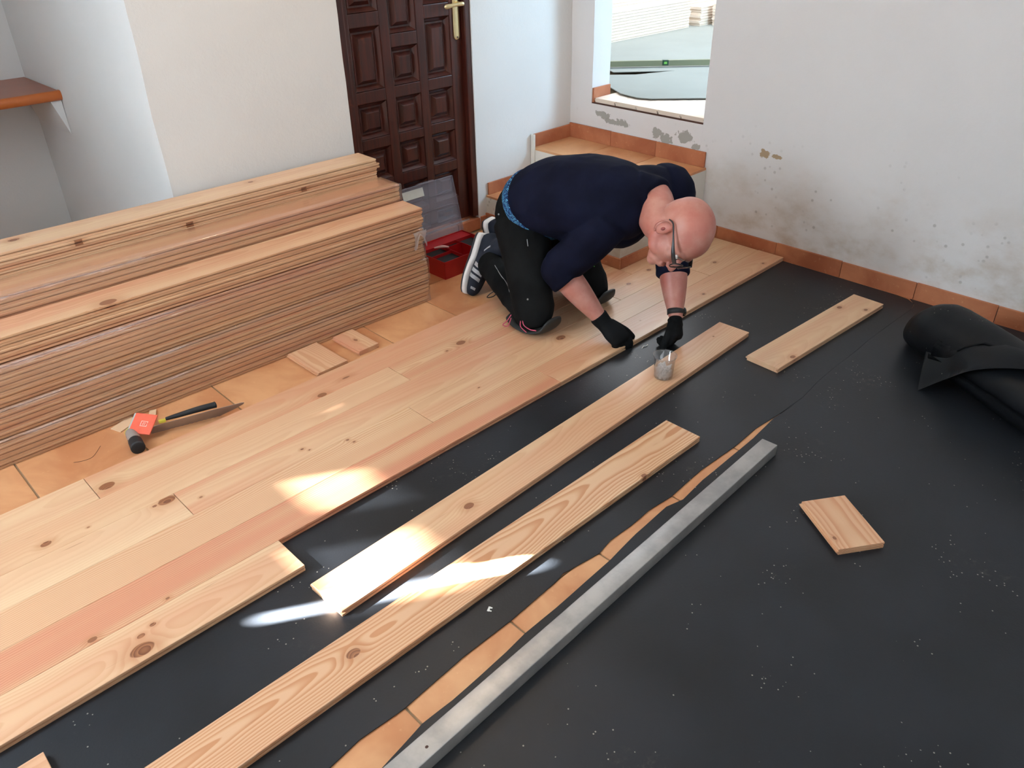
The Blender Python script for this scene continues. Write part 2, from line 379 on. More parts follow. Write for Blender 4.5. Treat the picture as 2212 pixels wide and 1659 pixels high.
# ---- skirting tiles
def skirting(parent, p0, p1, z0, h, n, t=.011, face=1, slope=0):
    """tiles along p0->p1; thickness grows to the left (face=1) of the direction"""
    a = Vector((p0[0], p0[1], 0)); b = Vector((p1[0], p1[1], 0)); d = (b - a).normalized(); nn = Vector((-d.y, d.x, 0)) * face; L = (b - a).length
    cs = n if isinstance(n, list) else [L / n * i for i in range(n + 1)]
    for i in range(len(cs) - 1):
        s0, s1 = cs[i] + .0012, cs[i + 1] - .0012
        bm = bmesh.new(); box(bm, 0, s1 - s0, 0, t, 0, h + random.uniform(-.002, .002), bev=.002)
        o = link('skirting_tile', bm, SKIRT, parent)
        m = Matrix(((d.x, nn.x, 0, 0), (d.y, nn.y, 0, 0), (0, 0, 1, 0), (0, 0, 0, 1)))
        if face < 0: pass
        o.matrix_world = Matrix.Translation(a + d * s0 + Vector((0, 0, z0))) @ m
br = struct(empty('baseboard_right')); cs = [0, .1, .445, .79, 1.14, 1.48, 1.83, 2.18, 2.53, 2.88, 3.2, 3.7]
skirting(br, (XW - .001, SY - .012), (XW - .001, -1.49), .0, .082, cs, face=-1)
# ---- steps
steps = struct(empty('trim_1', (SX, SY, 0)))
st = wallbox('step_block', STEPW, 0, XW - SX - .001, 0, YW - SY - .001, 0, T1 - .012, .08, .0012, steps)
X2 = 3.235
st = wallbox('step_block', STEPW, X2 - SX, XW - SX - .001, 0, YW - SY - .001, T1 - .012, T2 - .012, .08, .0012, steps)
for (a, b_, z) in ((0, X2 - SX, T1), (X2 - SX, XW - SX, T2)):
    w = (YW - SY) / 3
    for k in range(3):
        bm = bmesh.new(); box(bm, a + .001, b_ - .002, k * w + .0015, (k + 1) * w - .0015, z - .013, z, bev=.002); link('tread_tile', bm, TILE, steps)
sk = struct(empty('baseboard_steps'))
skirting(sk, (SX, SY), (XW - .02, SY), .0, .078, [0, .33, .66], face=-1)            # side of the steps
skirting(sk, (SX, YW - .001), (SX, SY - .011), .0, .078, 3, face=-1)                # front of the steps
skirting(sk, (X2, YW - .001), (XW - .012, YW - .001), T2, .072, 1, face=-1)         # upper tread, door wall
skirting(sk, (XW - .001, YW - .003), (XW - .001, SY + .01), T2, .080, 3, face=-1)   # upper tread, far wall
skirting(sk, (SX + .012, YW - .001), (X2, YW - .001), T1, .065, 1, face=-1)         # lower tread, door wall
skirting(sk, (2.822, YW - .001), (SX - .012, YW - .001), 0, .07, 1, face=-1)
# white plaster lip beside upper skirting
boxo('trim_edge', STEPW, (X2 - SX - .008, X2 - SX - .001, YW - SY - .03, YW - SY - .002, T1, T2 + .075), steps)
# threshold under the door
th = struct(empty('trim_2', (2.055, YW, 0)))
boxo('threshold_tile', SKIRT, (0, .60, -.006, .3, -.0, .062), th, .003)
boxo('threshold_tile', SKIRT, (.603, .76, -.008, .3, -.0, .064), th, .003)
boxo('metal_strip', plain('grey_metal_strip', lin(205, 205, 205), .35, .5, .8), (.02, .70, .012, .02, .062, .07), th)

# ------------------------------------------------------------ door
def door_wood():
    t = NT('mahogany_varnish'); P = t.coords(); x, y, z = t.sep(P)
    g = t.noise(t.comb(t.math('MULTIPLY', x, 60), t.math('MULTIPLY', y, 60), t.math('MULTIPLY', z, 4)), 1, 4)
    w = t.noise(P, 22, 3)
    col = t.mix(t.smooth(g, .3, .7), lin(46, 17, 12), lin(72, 29, 19))
    col = t.mix(t.smooth(w, .62, .78, 0, .5), col, lin(104, 50, 28))
    t.base(col, t.math('ADD', .24, t.math('MULTIPLY', g, .15)), .5); t.bump(g, .06, .0008); return t.m
DOOR = door_wood()
door = struct(empty('door_1', (2.09, YW + .035, .075)))
# stiles and rails share a grid with panel openings
cols = [(2.127, 2.291), (2.345, 2.50), (2.55, 2.705)]
side_rows = [(.09, .165), (.21, .355), (.408, .562), (.614, .775), (.83, 1.10), (1.16, 1.33), (1.385, 1.545), (1.60, 1.87), (1.925, 2.07)]
mid_rows = [(.09, .165), (.21, .355), (.414, .564), (.610, .775), (.830, .998), (1.057, 1.33), (1.385, 1.545), (1.60, 1.76), (1.81, 2.07)]
bm = bmesh.new(); LX0, LX1, LZ0, LZ1 = 2.09, 2.776, .075, 2.13
ox, oz = 2.09, .075
def gb(x0, x1, z0, z1, y0=0., y1=.04): box(bm, x0 - ox, x1 - ox, y0, y1, z0 - oz, z1 - oz, bev=.004)
gb(LX0, cols[0][0], LZ0, LZ1); gb(cols[0][1], cols[1][0], LZ0, LZ1); gb(cols[1][1], cols[2][0], LZ0, LZ1); gb(cols[2][1], LX1, LZ0, LZ1)
for ci, rows in ((0, side_rows), (1, mid_rows), (2, side_rows)):
    zs = [LZ0] + [v for r_ in rows for v in r_] + [LZ1]
    for k in range(0, len(zs), 2):
        if zs[k + 1] - zs[k] > .002: gb(cols[ci][0] - .001, cols[ci][1] + .001, zs[k], zs[k + 1], .0008, .039)
link('leaf_frame', bm, DOOR, door)
bm = bmesh.new(); box(bm, .0, LX1 - LX0, .03, .045, 0, LZ1 - LZ0); link('leaf_back', bm, DOOR, door)
def panel(x0, x1, z0, z1):
    x0 += .002; x1 -= .002; z0 += .002; z1 -= .002
    # moulding slope, sunk valley, raised field
    prof = [(0., .003), (.012, .017), (.018, .026), (.026, .026), (.040, .010), (.044, .006)]
    bm = bmesh.new(); rings = []
    for ins, dep in prof:
        rings.append([bm.verts.new(v) for v in ((x0 + ins - ox, dep, z0 + ins - oz), (x1 - ins - ox, dep, z0 + ins - oz), (x1 - ins - ox, dep, z1 - ins - oz), (x0 + ins - ox, dep, z1 - ins - oz))])
    for a, b2 in zip(rings, rings[1:]):
        for k in range(4): bm.faces.new((a[k], a[(k + 1) % 4], b2[(k + 1) % 4], b2[k]))
    bm.faces.new(rings[-1])
    return link('panel', bm, DOOR, door, recalc=True)
for ci, rows in ((0, side_rows), (1, mid_rows), (2, side_rows)):
    for r_ in rows: panel(*cols[ci], *r_)
BRASS = plain('brass', lin(226, 208, 160), .28, .5, .75)
hp = empty('x'); bpy.data.objects.remove(hp)
bm = bmesh.new(); px = 2.745 - ox
loft(bm, [((px, -.004, .985 - oz + .018), .019, .004), ((px, -.004, 1.10 - oz), .019, .004), ((px, -.004, 1.235 - oz), .019, .004)], 20, ref=(1, 0, 0), cap=1.4, power=2.6)
pl = link('handle_plate', bm, BRASS, door, True)
bm = bmesh.new(); loft(bm, [((px, -.008, 1.15 - oz), .011, .011), ((px, -.045, 1.15 - oz), .009, .009)], 14)
loft(bm, [((px + .012, -.047, 1.15 - oz), .009, .009), ((px, -.048, 1.151 - oz), .010, .009), ((px - .04, -.046, 1.149 - oz), .008, .007), ((px - .085, -.040, 1.145 - oz), .011, .008), ((px - .095, -.036, 1.144 - oz), .006, .005)], 14, ref=(0, 0, 1))
link('lever', bm, BRASS, pl, True)
bm = bmesh.new(); ell(bm, (px, -.009, 1.0 - oz), (.004, .002, .004)); link('screw', bm, DARKWOOD, pl, True)
bm = bmesh.new()
box(bm, -.034, .001, -.028, .12, 0, 2.10, bev=.005); link('door_frame', bm, DOOR, door)
bm = bmesh.new(); box(bm, .687, .727, -.030, .12, 0, 2.10, bev=.005); link('door_frame', bm, DOOR, door)
bm = bmesh.new(); box(bm, -.034, .727, -.030, .12, 2.057, 2.10, bev=.005); link('door_frame', bm, DOOR, door)

# ------------------------------------------------------------ counter shelf in the alcove
SHELFW = plain('varnished_shelf_wood', lin(150, 78, 46), .3, var=.2, scale=8)
sh = empty('counter_shelf', (0, 4.218, .812)); tag(sh, 'reddish wooden counter shelf with orange rounded edge on the left wall', 'shelf')
bm = bmesh.new(); box(bm, -1.49, 1.176, .012, .50, 0, .045, bev=.004); link('shelf_board', bm, SHELFW, sh)
bm = bmesh.new(); loft(bm, [((-1.49, .014, .0225), .0225, .016), ((0, .014, .0225), .0225, .016), ((1.155, .014, .0225), .0225, .016), ((1.172, .03, .0225), .022, .012)], 16, ref=(0, 0, 1), cap=.2)
link('edge_moulding', bm, plain('orange_moulding', lin(190, 102, 44), .35), sh, True)
bm = bmesh.new()
vs = [bm.verts.new(v) for v in ((1.13, .02, -.001), (1.178, .02, -.001), (1.178, .02, -.16), (1.13, .48, -.001), (1.178, .48, -.001), (1.178, .48, -.16))]
for f in ((0, 1, 2), (3, 5, 4), (0, 3, 4, 1), (1, 4, 5, 2), (2, 5, 3, 0)): bm.faces.new([vs[k] for k in f])
link('plaster_bracket', bm, WHITE, sh)

# ------------------------------------------------------------ boards
BWID, BTH = .1412, .0205
def board_mesh(L, wid=BWID, th=BTH, tongue=True, groove=True, endg=False):
    w = wid / 2; b = .0009
    prof = [(-w + b, th), (-w, th - b)]
    if groove: prof += [(-w, .0132), (-w + .007, .0130), (-w + .007, .0080), (-w, .0078)]
    prof += [(-w + .0008, .0), (w - .0008, 0)]
    if tongue: prof += [(w, .0082), (w + .0062, .0084), (w + .0062, .0124), (w, .0126)]
    prof += [(w, th - b), (w - b, th)]
    bm = bmesh.new(); rings = []
    sts = [(-L / 2, .0007), (-L / 2 + .0009, 0), (L / 2 - .0009, 0), (L / 2, .0007)]
    for x, s in sts:
        rings.append([bm.verts.new((x, y * (1 - s / w), z - (s if z > th - .002 else 0))) for y, z in prof])
    for a, c in zip(rings, rings[1:]):
        n = len(prof)
        for k in range(n): bm.faces.new((a[k], a[(k + 1) % n], c[(k + 1) % n], c[k]))
    f0 = bm.faces.new(rings[0]); f1 = bm.faces.new(rings[-1])
    bmesh.ops.recalc_face_normals(bm, faces=bm.faces)
    bmesh.ops.triangulate(bm, faces=[f0, f1])
    if endg:    # machined groove across each sawn end
        for sx in (-1, 1):
            box(bm, sx * L / 2 - .0006, sx * L / 2 + .0006, -w + .004, w - .006, .0078, .0130)
            for v in bm.verts[-8:]: pass
    me = bpy.data.meshes.new('board'); bm.to_mesh(me); bm.free(); me.materials.append(PINE); return me
def pine(name, me, parent=None, loc=(0, 0, 0), rz=0, tone=None, pith=None, knots=(), seed=None):
    o = bpy.data.objects.new(name, me); C.objects.link(o)
    if parent: o.parent = parent
    o.location = loc; o.rotation_euler = (0, 0, rz)
    o['seed'] = float(seed if seed is not None else random.uniform(0, 40))
    o['tone'] = list(tone or (random.uniform(.2, .8), random.uniform(.1, .7), random.uniform(.3, .7)))
    o['pith'] = list(pith or (random.uniform(-.09, .09), random.uniform(-.12, -.02), random.uniform(-.03, .03)))
    for i, n in enumerate(('knot_a', 'knot_b', 'knot_c')):
        o[n] = list(knots[i]) if i < len(knots) else [0., 0., 0.]
    return o
# laid planks: part of the floor
ZF = .0045
rows = [2.411, 2.2703, 2.1291, 1.9879, 1.8467, 1.7055]   # upper edge y of each row
def plank(r, x0, x1, tone, pith, knots=(), y_hi=None, seed=None, gap=.0006):
    yh = y_hi or rows[r]; yl = rows[r] - BWID; wid = yh - yl - gap
    L = x1 - x0 - .0008; cx, cy = (x0 + x1) / 2, (yh + yl) / 2
    me = board_mesh(L, wid); ks = [(kx - cx, ky - cy, kr) for kx, ky, kr in knots]
    o = pine('plank', me, floor, (cx, cy, ZF), 0, tone, pith, ks, seed); return o
plank(0, -1.3, .395, (.75, .15, .35), (.02, -.08, .01))
plank(0, .396, 2.30, (.35, .55, .30), (.03, -.1, .015), [(.435, 2.318, .017), (1.21, 2.283, .013)])
plank(0, 2.301, SX - .013, (.4, .5, .35), (0, -.08, .02))
plank(1, -1.25, 1.505, (.65, .2, .35), (-.05, -.09, .012), [(.207, 2.175, .011), (.32, 2.16, .003)])
plank(1, 1.506, SX - .014, (.45, .65, .55), (.0, -.045, .03), [(1.833, 2.212, .015), (1.75, 2.2, .004)])
plank(1, SX - .0135, XW - .03, (.5, .3, .35), (0, -.08, .01), y_hi=SY - .014)
plank(2, -1.4, .566, (.85, .1, .30), (.06, -.1, .01), [(.538, 2.112, .019), (.50, 2.112, .006)])
plank(2, .567, 2.60, (.55, .65, .35), (-.02, -.08, .02), [(.975, 2.041, .005), (.99, 2.02, .003), (.62, 2.05, .004)])
plank(2, 2.601, XW - .028, (.55, .3, .35), (.02, -.09, -.02), [(2.954, 2.10, .009), (2.76, 2.07, .010)])
plank(3, -1.0, 1.383, (.70, .12, .70), (.095, -.03, .004), [(1.112, 1.975, .005), (1.122, 1.95, .004)], seed=3.1)
plank(3, 1.384, 3.1, (.6, .25, .35), (.05, -.12, .01), [(2.15, 1.943, .015), (1.65, 1.90, .003)])
plank(3, 3.101, XW - .026, (.6, .25, .4), (.05, -.12, .01), [(3.25, 1.92, .008)])
plank(4, -1.2, 1.893, (.35, .85, .80), (.11, -.02, .006), [(.365, 1.719, .005), (.171, 1.72, .008)], seed=5.7)
plank(4, 1.894, XW - .022, (.45, .45, .40), (-.03, -.09, .02), [(2.907, 1.753, .007), (3.40, 1.74, .007), (2.5, 1.80, .003)])
plank(5, -1.35, .689, (.60, .35, .45), (-.02, -.07, .03), [(.248, 1.600, .021), (.263, 1.644, .006), (.30, 1.66, .005)], seed=1.3)

# ---- foam underlay
def sheet(name, pts, z0, t, label):
    me = bpy.data.curves.new(name, 'CURVE'); me.dimensions = '2D'; me.fill_mode = 'BOTH'
    sp = me.splines.new('POLY'); sp.points.add(len(pts) - 1)
    for p, q in zip(sp.points, pts): p.co = (q[0], q[1], 0, 1)
    sp.use_cyclic_u = True
    tmp = bpy.data.objects.new('t', me); C.objects.link(tmp)
    mesh = bpy.data.meshes.new_from_object(tmp.evaluated_get(bpy.context.evaluated_depsgraph_get()))
    bpy.data.objects.remove(tmp); bpy.data.curves.remove(me)
    bm = bmesh.new(); bm.from_mesh(mesh); bpy.data.meshes.remove(mesh)
    bmesh.ops.remove_doubles(bm, verts=bm.verts, dist=1e-5)
    r = bmesh.ops.extrude_face_region(bm, geom=bm.faces[:]); 
    for v in r['geom']:
        if isinstance(v, bmesh.types.BMVert): v.co.z += t
    for v in bm.verts: v.co.z += z0
    o = link(name, bm, FOAM); return tag(o, label, 'underlay')
def densify(pts, n=4, amp=.0015):
    out = []
    for i in range(len(pts) - 1):
        for k in range(n):
            t = k / n; x = pts[i][0] * (1 - t) + pts[i + 1][0] * t; y = pts[i][1] * (1 - t) + pts[i + 1][1] * t
            out.append((x, y + noise.noise(Vector((x * 7, y * 3, 0))) * amp))
    out.append(pts[-1]); return out
E1 = [(-.9, 1.02), (.1, 1.02), (.407, 1.018), (.493, 1.027), (.612, 1.019), (.801, 1.032), (.967, 1.03), (1.145, 1.039), (1.183, 1.046), (1.312, 1.026), (1.377, 1.037), (1.468, 1.034), (1.56, 1.038), (1.66, 1.028), (1.835, 1.037), (2.018, 1.029), (2.164, 1.034), (2.303, 1.022), (2.448, 1.016), (2.601, 1.03), (2.679, 1.033), (2.941, 1.033), (3.049, 1.038), (3.327, 1.032), (3.44, 1.028)]
sheet('foam_underlay', densify(E1) + [(3.50, 1.04), (3.53, 1.08), (3.538, 1.13), (3.54, 1.6), (3.54, 2.2), (2.86, 2.2), (2.86, 2.403), (-.9, 2.403)], .0012, .0028,
      'black foam underlay strip running under the laid planks, wavy edge towards the tile gap')
E2 = [(-.9, .93), (.2, .93), (.487, .937), (.615, .959), (.704, .957), (.888, .967), (.961, .975), (1.077, .976), (1.316, .987), (1.45, 1.002), (1.608, 1.01), (1.672, .994), (1.794, 1.004), (1.913, 1.006), (2.103, 1.01), (2.26, 1.0225), (2.40, 1.012)]
E2 = densify(E2) + [(x_, y_ - .0007) for x_, y_ in E1[-8:]] + [(3.5005, 1.0385), (3.54, 1.075), (3.544, .4), (3.54, -1.3), (-.9, -1.3)]
sheet('foam_underlay', E2, .0010, .0028, 'large black foam underlay sheet covering the near right floor, under the metal straightedge')

# ---- loose boards on the foam
ZB = .0045
def loose(name, a, b_, wid_dir, label, cat='board', group=None, L=None, z=ZB, flip=0, **kw):
    """a->b: the far/upper long edge from near to far end; the board lies to the right of it"""
    A = Vector((a[0], a[1])); B = Vector((b_[0], b_[1])); d = (B - A).normalized(); L = L or (B - A).length
    n = Vector((d.y, -d.x)); c = A + d * L / 2 + n * BWID / 2
    o = pine(name, board_mesh(L, BWID, BTH, endg=kw.pop('endg', False)), None, (c.x, c.y, z), math.atan2(d.y, d.x) + (PI if flip else 0), **kw)
    return tag(o, label, cat, group)
loose('pine_board', (.662, 1.491), (2.722, 1.548), 0, 'long pale pine board lying alone on black foam with the clear cup standing on it',
      tone=(.55, .35, .45), pith=(.05, -.09, .012), knots=[(-.52, -.01, .012), (.9, .02, .002)], seed=8.2)
loose('pine_board', (-.45, 1.292), (1.961, 1.270), 0, 'long pine board with bold arched grain, lying nearest the metal straightedge',
      tone=(.55, .15, .95), pith=(.012, -.03, .028), knots=[(-.145, .005, .013), (.905, -.066, .007)], seed=11.4)
loose('pine_board', (2.551, 1.310), (3.370, 1.262), 0, 'short pine board with brown knots lying alone on black foam nearest the far wall',
      tone=(.7, .3, .3), pith=(-.03, -.1, .05), knots=[(-.29, -.058, .009), (.24, .045, .010), (.30, -.045, .008)], seed=21.)
o = loose('pine_offcut', (1.774, .545), (1.890, .72), 0, 'small pine offcut lying askew on black foam right of the straightedge',
      cat='offcut', tone=(.45, .35, .75), pith=(.0, -.07, .02), knots=[(-.06, .058, .005)], seed=2.2, endg=True)
loose('pine_board', (-.9, 1.483), (-.021, 1.482), 0, 'pine board end poking into the bottom left corner of the picture',
      tone=(.5, .3, .5), pith=(.02, -.06, .02), seed=31.)
for nm, (cx, cy), (L, wdt), rz, lab, tn, kn in (
    ('pine_offcut', (1.358, 2.548), (.138, .222), 0, 'pine offcut leaning flat between the board stack and the laid planks, nearer the saw', (.5, .4, .6), []),
    ('pine_offcut', (1.550, 2.556), (.098, .186), 0, 'narrow chipped pine offcut with dark crack, beside the stack, nearer the kneeling man', (.35, .8, .5), [(.0, .0, .007)])):
    o = pine(nm, board_mesh(wdt, L, .0195), None, (cx, cy, .0005), PI / 2 + .02, tone=tn, pith=(.03, -.06, .03), knots=kn); tag(o, lab, 'offcut')
# thin wooden wedges beside the mallet
bm = bmesh.new(); box(bm, -.055, .03, -.025, .025, 0, .004, bev=.0008)
o = link('wood_shim', bm, PINE); o.location = (.635, 2.665, .0005); o.rotation_euler = (0, 0, .35); o['tone'] = [1., .0, .2]; o['pith'] = [0., -.1, 0.]; o['seed'] = 4.; tag(o, 'pale thin wood shim under the orange saw tip guard', 'shim')
bm = bmesh.new(); box(bm, -.012, .012, -.045, .045, 0, .006, bev=.0008)
o = link('wood_shim', bm, PINE); o.location = (.712, 2.635, .0005); o.rotation_euler = (0, 0, -.45); o['tone'] = [1., .0, .2]; o['pith'] = [0., -.1, 0.]; o['seed'] = 14.; tag(o, 'slim pale wood shim sticking out from under the board stack beside the saw', 'shim')

# ------------------------------------------------------------ board stack
FILM = NT('clear_wrapping_film')
tr = FILM.n('ShaderNodeBsdfTransparent'); tr.inputs[0].default_value = (.97, .97, .97, 1)
gl = FILM.n('ShaderNodeBsdfGlossy'); gl.inputs['Roughness'].default_value = .12; gl.inputs[0].default_value = (1, 1, 1, 1)
df = FILM.n('ShaderNodeBsdfDiffuse'); df.inputs[0].default_value = (.85, .85, .88, 1)
P = FILM.coords(); hx, hy, hz = FILM.sep(P)
hh = FILM.noise(FILM.comb(FILM.math('MULTIPLY', hx, 9), FILM.math('MULTIPLY', hy, 60), FILM.math('MULTIPLY', hz, 60)), 1, 4, .6, .8)
bp_ = FILM.n('ShaderNodeBump'); bp_.inputs['Strength'].default_value = .55; bp_.inputs['Distance'].default_value = .003
FILM.put(bp_.inputs['Height'], hh); FILM.put(gl.inputs['Normal'], bp_.outputs[0])
mx = FILM.n('ShaderNodeMixShader'); fr = FILM.n('ShaderNodeLayerWeight'); fr.inputs[0].default_value = .5; FILM.put(fr.inputs['Normal'], bp_.outputs[0])
FILM.put(mx.inputs[0], FILM.math('ADD', .09, FILM.math('MULTIPLY', FILM.math('POWER', fr.outputs['Facing'], 3), .5))); FILM.t.links.new(tr.outputs[0], mx.inputs[1]); FILM.t.links.new(gl.outputs[0], mx.inputs[2])
mx2 = FILM.n('ShaderNodeMixShader'); FILM.put(mx2.inputs[0], FILM.smooth(hh, .68, .82, .0, .16)); FILM.t.links.new(mx.outputs[0], mx2.inputs[1]); FILM.t.links.new(df.outputs[0], mx2.inputs[2])
FILM.t.links.new(mx2.outputs[0], FILM.out.inputs[0])
SL = 2.35; SROT = -.0235; SO = Vector((2.03, 2.655, 0))
stack_me = [board_mesh(SL + d, .142, .0200) for d in (0, .004, -.003)]
def spos(lx, ly, z):      # local: lx back along the boards from their right-hand ends, ly away from the camera side
    c, s = math.cos(SROT), math.sin(SROT); return (SO.x + c * lx - s * ly, SO.y + s * lx + c * ly, z)
def stone(k): return [(random.uniform(.3, .75), random.uniform(.1, .5), random.uniform(.3, .6)), (random.uniform(.3, 1.), random.uniform(.15, .75), random.uniform(.3, .6))][k]
def bundle(ly, z0, n, lx, label, group=None, film=True, pinkish=1, dz=.0202, tones=None):
    r = empty('wrapped_board_bundle', spos(lx - SL / 2, ly + .071, z0), SROT); tag(r, label, 'board bundle', group)
    for k in range(n):
        pine('pine_board', random.choice(stack_me), r, (random.uniform(-.004, .004), random.uniform(-.0025, .0025), .001 + k * dz), 0, stone(pinkish) if not tones else tones)
    if film:
        bm = bmesh.new(); h = n * dz + .002; L = SL / 2 + .006; w = .0745; N = 60
        rings = []
        for i in range(N + 1):
            x = -L + 2 * L * i / N; sq = 1 if 0 < i < N else .97
            pr = [(-w, .002), (-w - .001, h * .33), (-w, h * .66), (-w, h - .002), (-w + .004, h + .0015), (-w * .4, h + .001), (w * .4, h + .001), (w - .004, h + .0015), (w, h - .003), (w, .002)]
            ring = []
            for (yy, zz) in pr:
                d = noise.noise_vector(Vector((x * 14, yy * 30, zz * 30 + z0 * 50))) * .0016
                if i in (0, N): d = noise.noise_vector(Vector((x, yy * 90, zz * 90))) * .006
                ring.append(bm.verts.new((x + d.x, yy * sq - abs(d.y) * (1 if yy < 0 else -1), zz * sq + (abs(d.z) if zz > .003 else 0))))
            rings.append(ring)
        for a, c in zip(rings, rings[1:]):
            for k in range(len(a)): bm.faces.new((a[k], a[(k + 1) % len(a)], c[(k + 1) % len(c)], c[k]))
        for rg in (rings[0], rings[-1]):
            f = bm.faces.new(rg)
        link('plastic_film', bm, FILM.m, r, True)
    return r
bundle(0, .0, 5, 0, 'shrink-wrapped bundle of pine boards lying on the tiles, lowest of the front stack', pinkish=1)
bundle(.0, .1065, 5, .006, 'shrink-wrapped bundle of pine boards, second from the floor in the front stack', pinkish=1)
b3_ = bundle(.0, .213, 7, -.008, 'thick film-wrapped pine board bundle with crumpled film end, under the loose front boards', pinkish=1)
bm = bmesh.new(); gx, gy = 9, 9; vv = []
for i in range(gx):
    row = []
    for j in range(gy):
        p = Vector((SL / 2 - .055 + .066 * i / (gx - 1), -.0775 - .002 * math.sin(j), .135 - .085 * j / (gy - 1) * (.6 + .4 * math.sin(i * .8 + 1))))
        p += noise.noise_vector(p * 60) * .008; p.y = min(p.y, -.077); row.append(bm.verts.new(p))
    vv.append(row)
for a, c in zip(vv, vv[1:]):
    for j in range(gy - 1): bm.faces.new((a[j], a[j + 1], c[j + 1], c[j]))
CRF = NT('crumpled_film'); CRF.base(lin(225, 216, 214), .18); tr = CRF.n('ShaderNodeBsdfTransparent'); mx = CRF.n('ShaderNodeMixShader'); mx.inputs[0].default_value = .38
CRF.t.links.new(tr.outputs[0], mx.inputs[1]); CRF.t.links.new(CRF.b.outputs[0], mx.inputs[2]); CRF.t.links.new(mx.outputs[0], CRF.out.inputs[0])
link('crumpled_film', bm, CRF.m, b3_, True)
z = .3615
for k, (lx, lab) in enumerate(((-.006, 'loose pine board directly on the wrapped front bundles, lowest of four'), (-.003, 'loose pine board second from the bottom of the four on the front bundles'),
        (-.001, 'loose pine board just under the topmost front board, small dark knot on edge'), (.0, 'topmost pine board of the front stack, broad face up with pinkish streaks'))):
    o = pine('pine_board', stack_me[k % 3], None, spos(lx - SL / 2, .071 + (.002 if k == 2 else 0) - (0.003 if k == 1 else 0), z), SROT + random.uniform(-.0006, .0006), ((.55, .25, .5), (.6, .2, .5), (.5, .3, .45), (.45, .6, .55))[k],
             pith=(.03, -.04, .012), knots=[(-.15, -.05, .02)] if k == 3 else ())
    tag(o, lab, 'board'); z += .0208
ztopA = z
hid = 'plain bundle of pine boards buried behind the front stack'
for i, (zz, n) in enumerate(((0, 7), (.145, 7), (.29, 7))): bundle(.153, zz, n, -.01, hid, 'buried bundles behind the front stack', film=False)
bundle(.153, .435, 4, -.002, 'film-wrapped pine board bundle on the middle step of the stack, black knot on edge', pinkish=0, tones=(.5, .55, .35))
for i, (zz, n) in enumerate(((0, 8), (.165, 8), (.33, 8))): bundle(.306, zz, n, -.01, hid, 'buried bundles behind the front stack', film=False)
z = .4965
labs = ['lowest of the loose pine boards on the top step beside the wall', 'loose pine board second from bottom on the top step, dark knots on edge', 'loose orange-tinted pine board in the middle of the top step beside the wall',
        'loose pine board second from the top of the whole stack, ends jutting right', 'highest pine board of the whole stack, pale face with knots against the wall']
for k in range(5):
    lx = (-.01, -.014, -.008, .004, -.012)[k]
    o = pine('pine_board', stack_me[k % 3], None, spos(lx - SL / 2, .306 + .071 + (0, .002, 0, -.003, .001)[k], z), SROT + (0, 0, .001, 0, -.0015)[k],
             ((.6, .1, .4), (.7, .15, .35), (.2, .6, .6), (.75, .1, .3), (.95, .25, .35))[k], pith=(.02, -.06, .02),
             knots=([(-.45, .0, .016), (-.28, .03, .013), (.62, .03, .009)] if k == 4 else [(-.12, -.068, .010)] if k == 3 else [(-.62, -.068, .011), (.80, -.068, .009)] if k == 2 else [(-.55, -.068, .012)] if k == 0 else [(.30, -.068, .010)]))
    tag(o, labs[k], 'board'); z += .0208

# ------------------------------------------------------------ metal straightedge
ALU = NT('dull_aluminium'); v = ALU.coords(); a1 = ALU.noise(v, 9, 5, .6); a2 = ALU.noise(ALU.vec('MULTIPLY', v, (4, 120, 120)), 1, 3)
ALU.base(ALU.mix(ALU.smooth(a1, .3, .7), lin(158, 157, 156), lin(190, 188, 185)), ALU.math('ADD', .30, ALU.math('MULTIPLY', a2, .15)), .5, .55); ALU.bump(a2, .05, .001)
A = Vector((.474, .913)); B = Vector((2.070, .962)); d = (B - A).normalized(); L = (B - A).length + .6; n = Vector((d.y, -d.x)); w = .055; c = B - d * L / 2 + n * w / 2
bar = empty('straightedge', (c.x, c.y, .0038), math.atan2(d.y, d.x)); tag(bar, 'long dull aluminium straightedge bar lying along the edge of the black foam', 'straightedge')
bm = bmesh.new(); box(bm, -L / 2, L / 2, -w / 2, w / 2, 0, .040, bev=.0022); link('profile', bm, ALU.m, bar, True)
bm = bmesh.new(); box(bm, L / 2 - .0002, L / 2 + .0012, -w / 2 + .0015, w / 2 - .0015, .0015, .0385); link('end_cap', bm, plain('grey_plastic', lin(110, 112, 112), .5), bar)
for k, (lx) in enumerate((-.62,)):
    bm = bmesh.new(); ell(bm, (L / 2 - 1.50, -.004, .0401), (.004, .0035, .0006)); link('speck', bm, plain('brown_speck', lin(70, 44, 34), .8), bar, True)

# ------------------------------------------------------------ cup
CUPM = NT('clear_plastic'); tr = CUPM.n('ShaderNodeBsdfTransparent'); tr.inputs[0].default_value = (.94, .95, .96, 1); gl = CUPM.n('ShaderNodeBsdfGlossy'); gl.inputs['Roughness'].default_value = .08
df = CUPM.n('ShaderNodeBsdfDiffuse'); df.inputs[0].default_value = (.85, .86, .88, 1)
mx = CUPM.n('ShaderNodeMixShader'); fr = CUPM.n('ShaderNodeLayerWeight'); fr.inputs[0].default_value = .5; CUPM.put(mx.inputs[0], CUPM.math('ADD', .05, CUPM.math('MULTIPLY', CUPM.math('POWER', fr.outputs['Facing'], 3), .7))); CUPM.t.links.new(tr.outputs[0], mx.inputs[1]); CUPM.t.links.new(gl.outputs[0], mx.inputs[2])
mx2 = CUPM.n('ShaderNodeMixShader'); mx2.inputs[0].default_value = .05; CUPM.t.links.new(mx.outputs[0], mx2.inputs[1]); CUPM.t.links.new(df.outputs[0], mx2.inputs[2]); CUPM.t.links.new(mx2.outputs[0], CUPM.out.inputs[0])
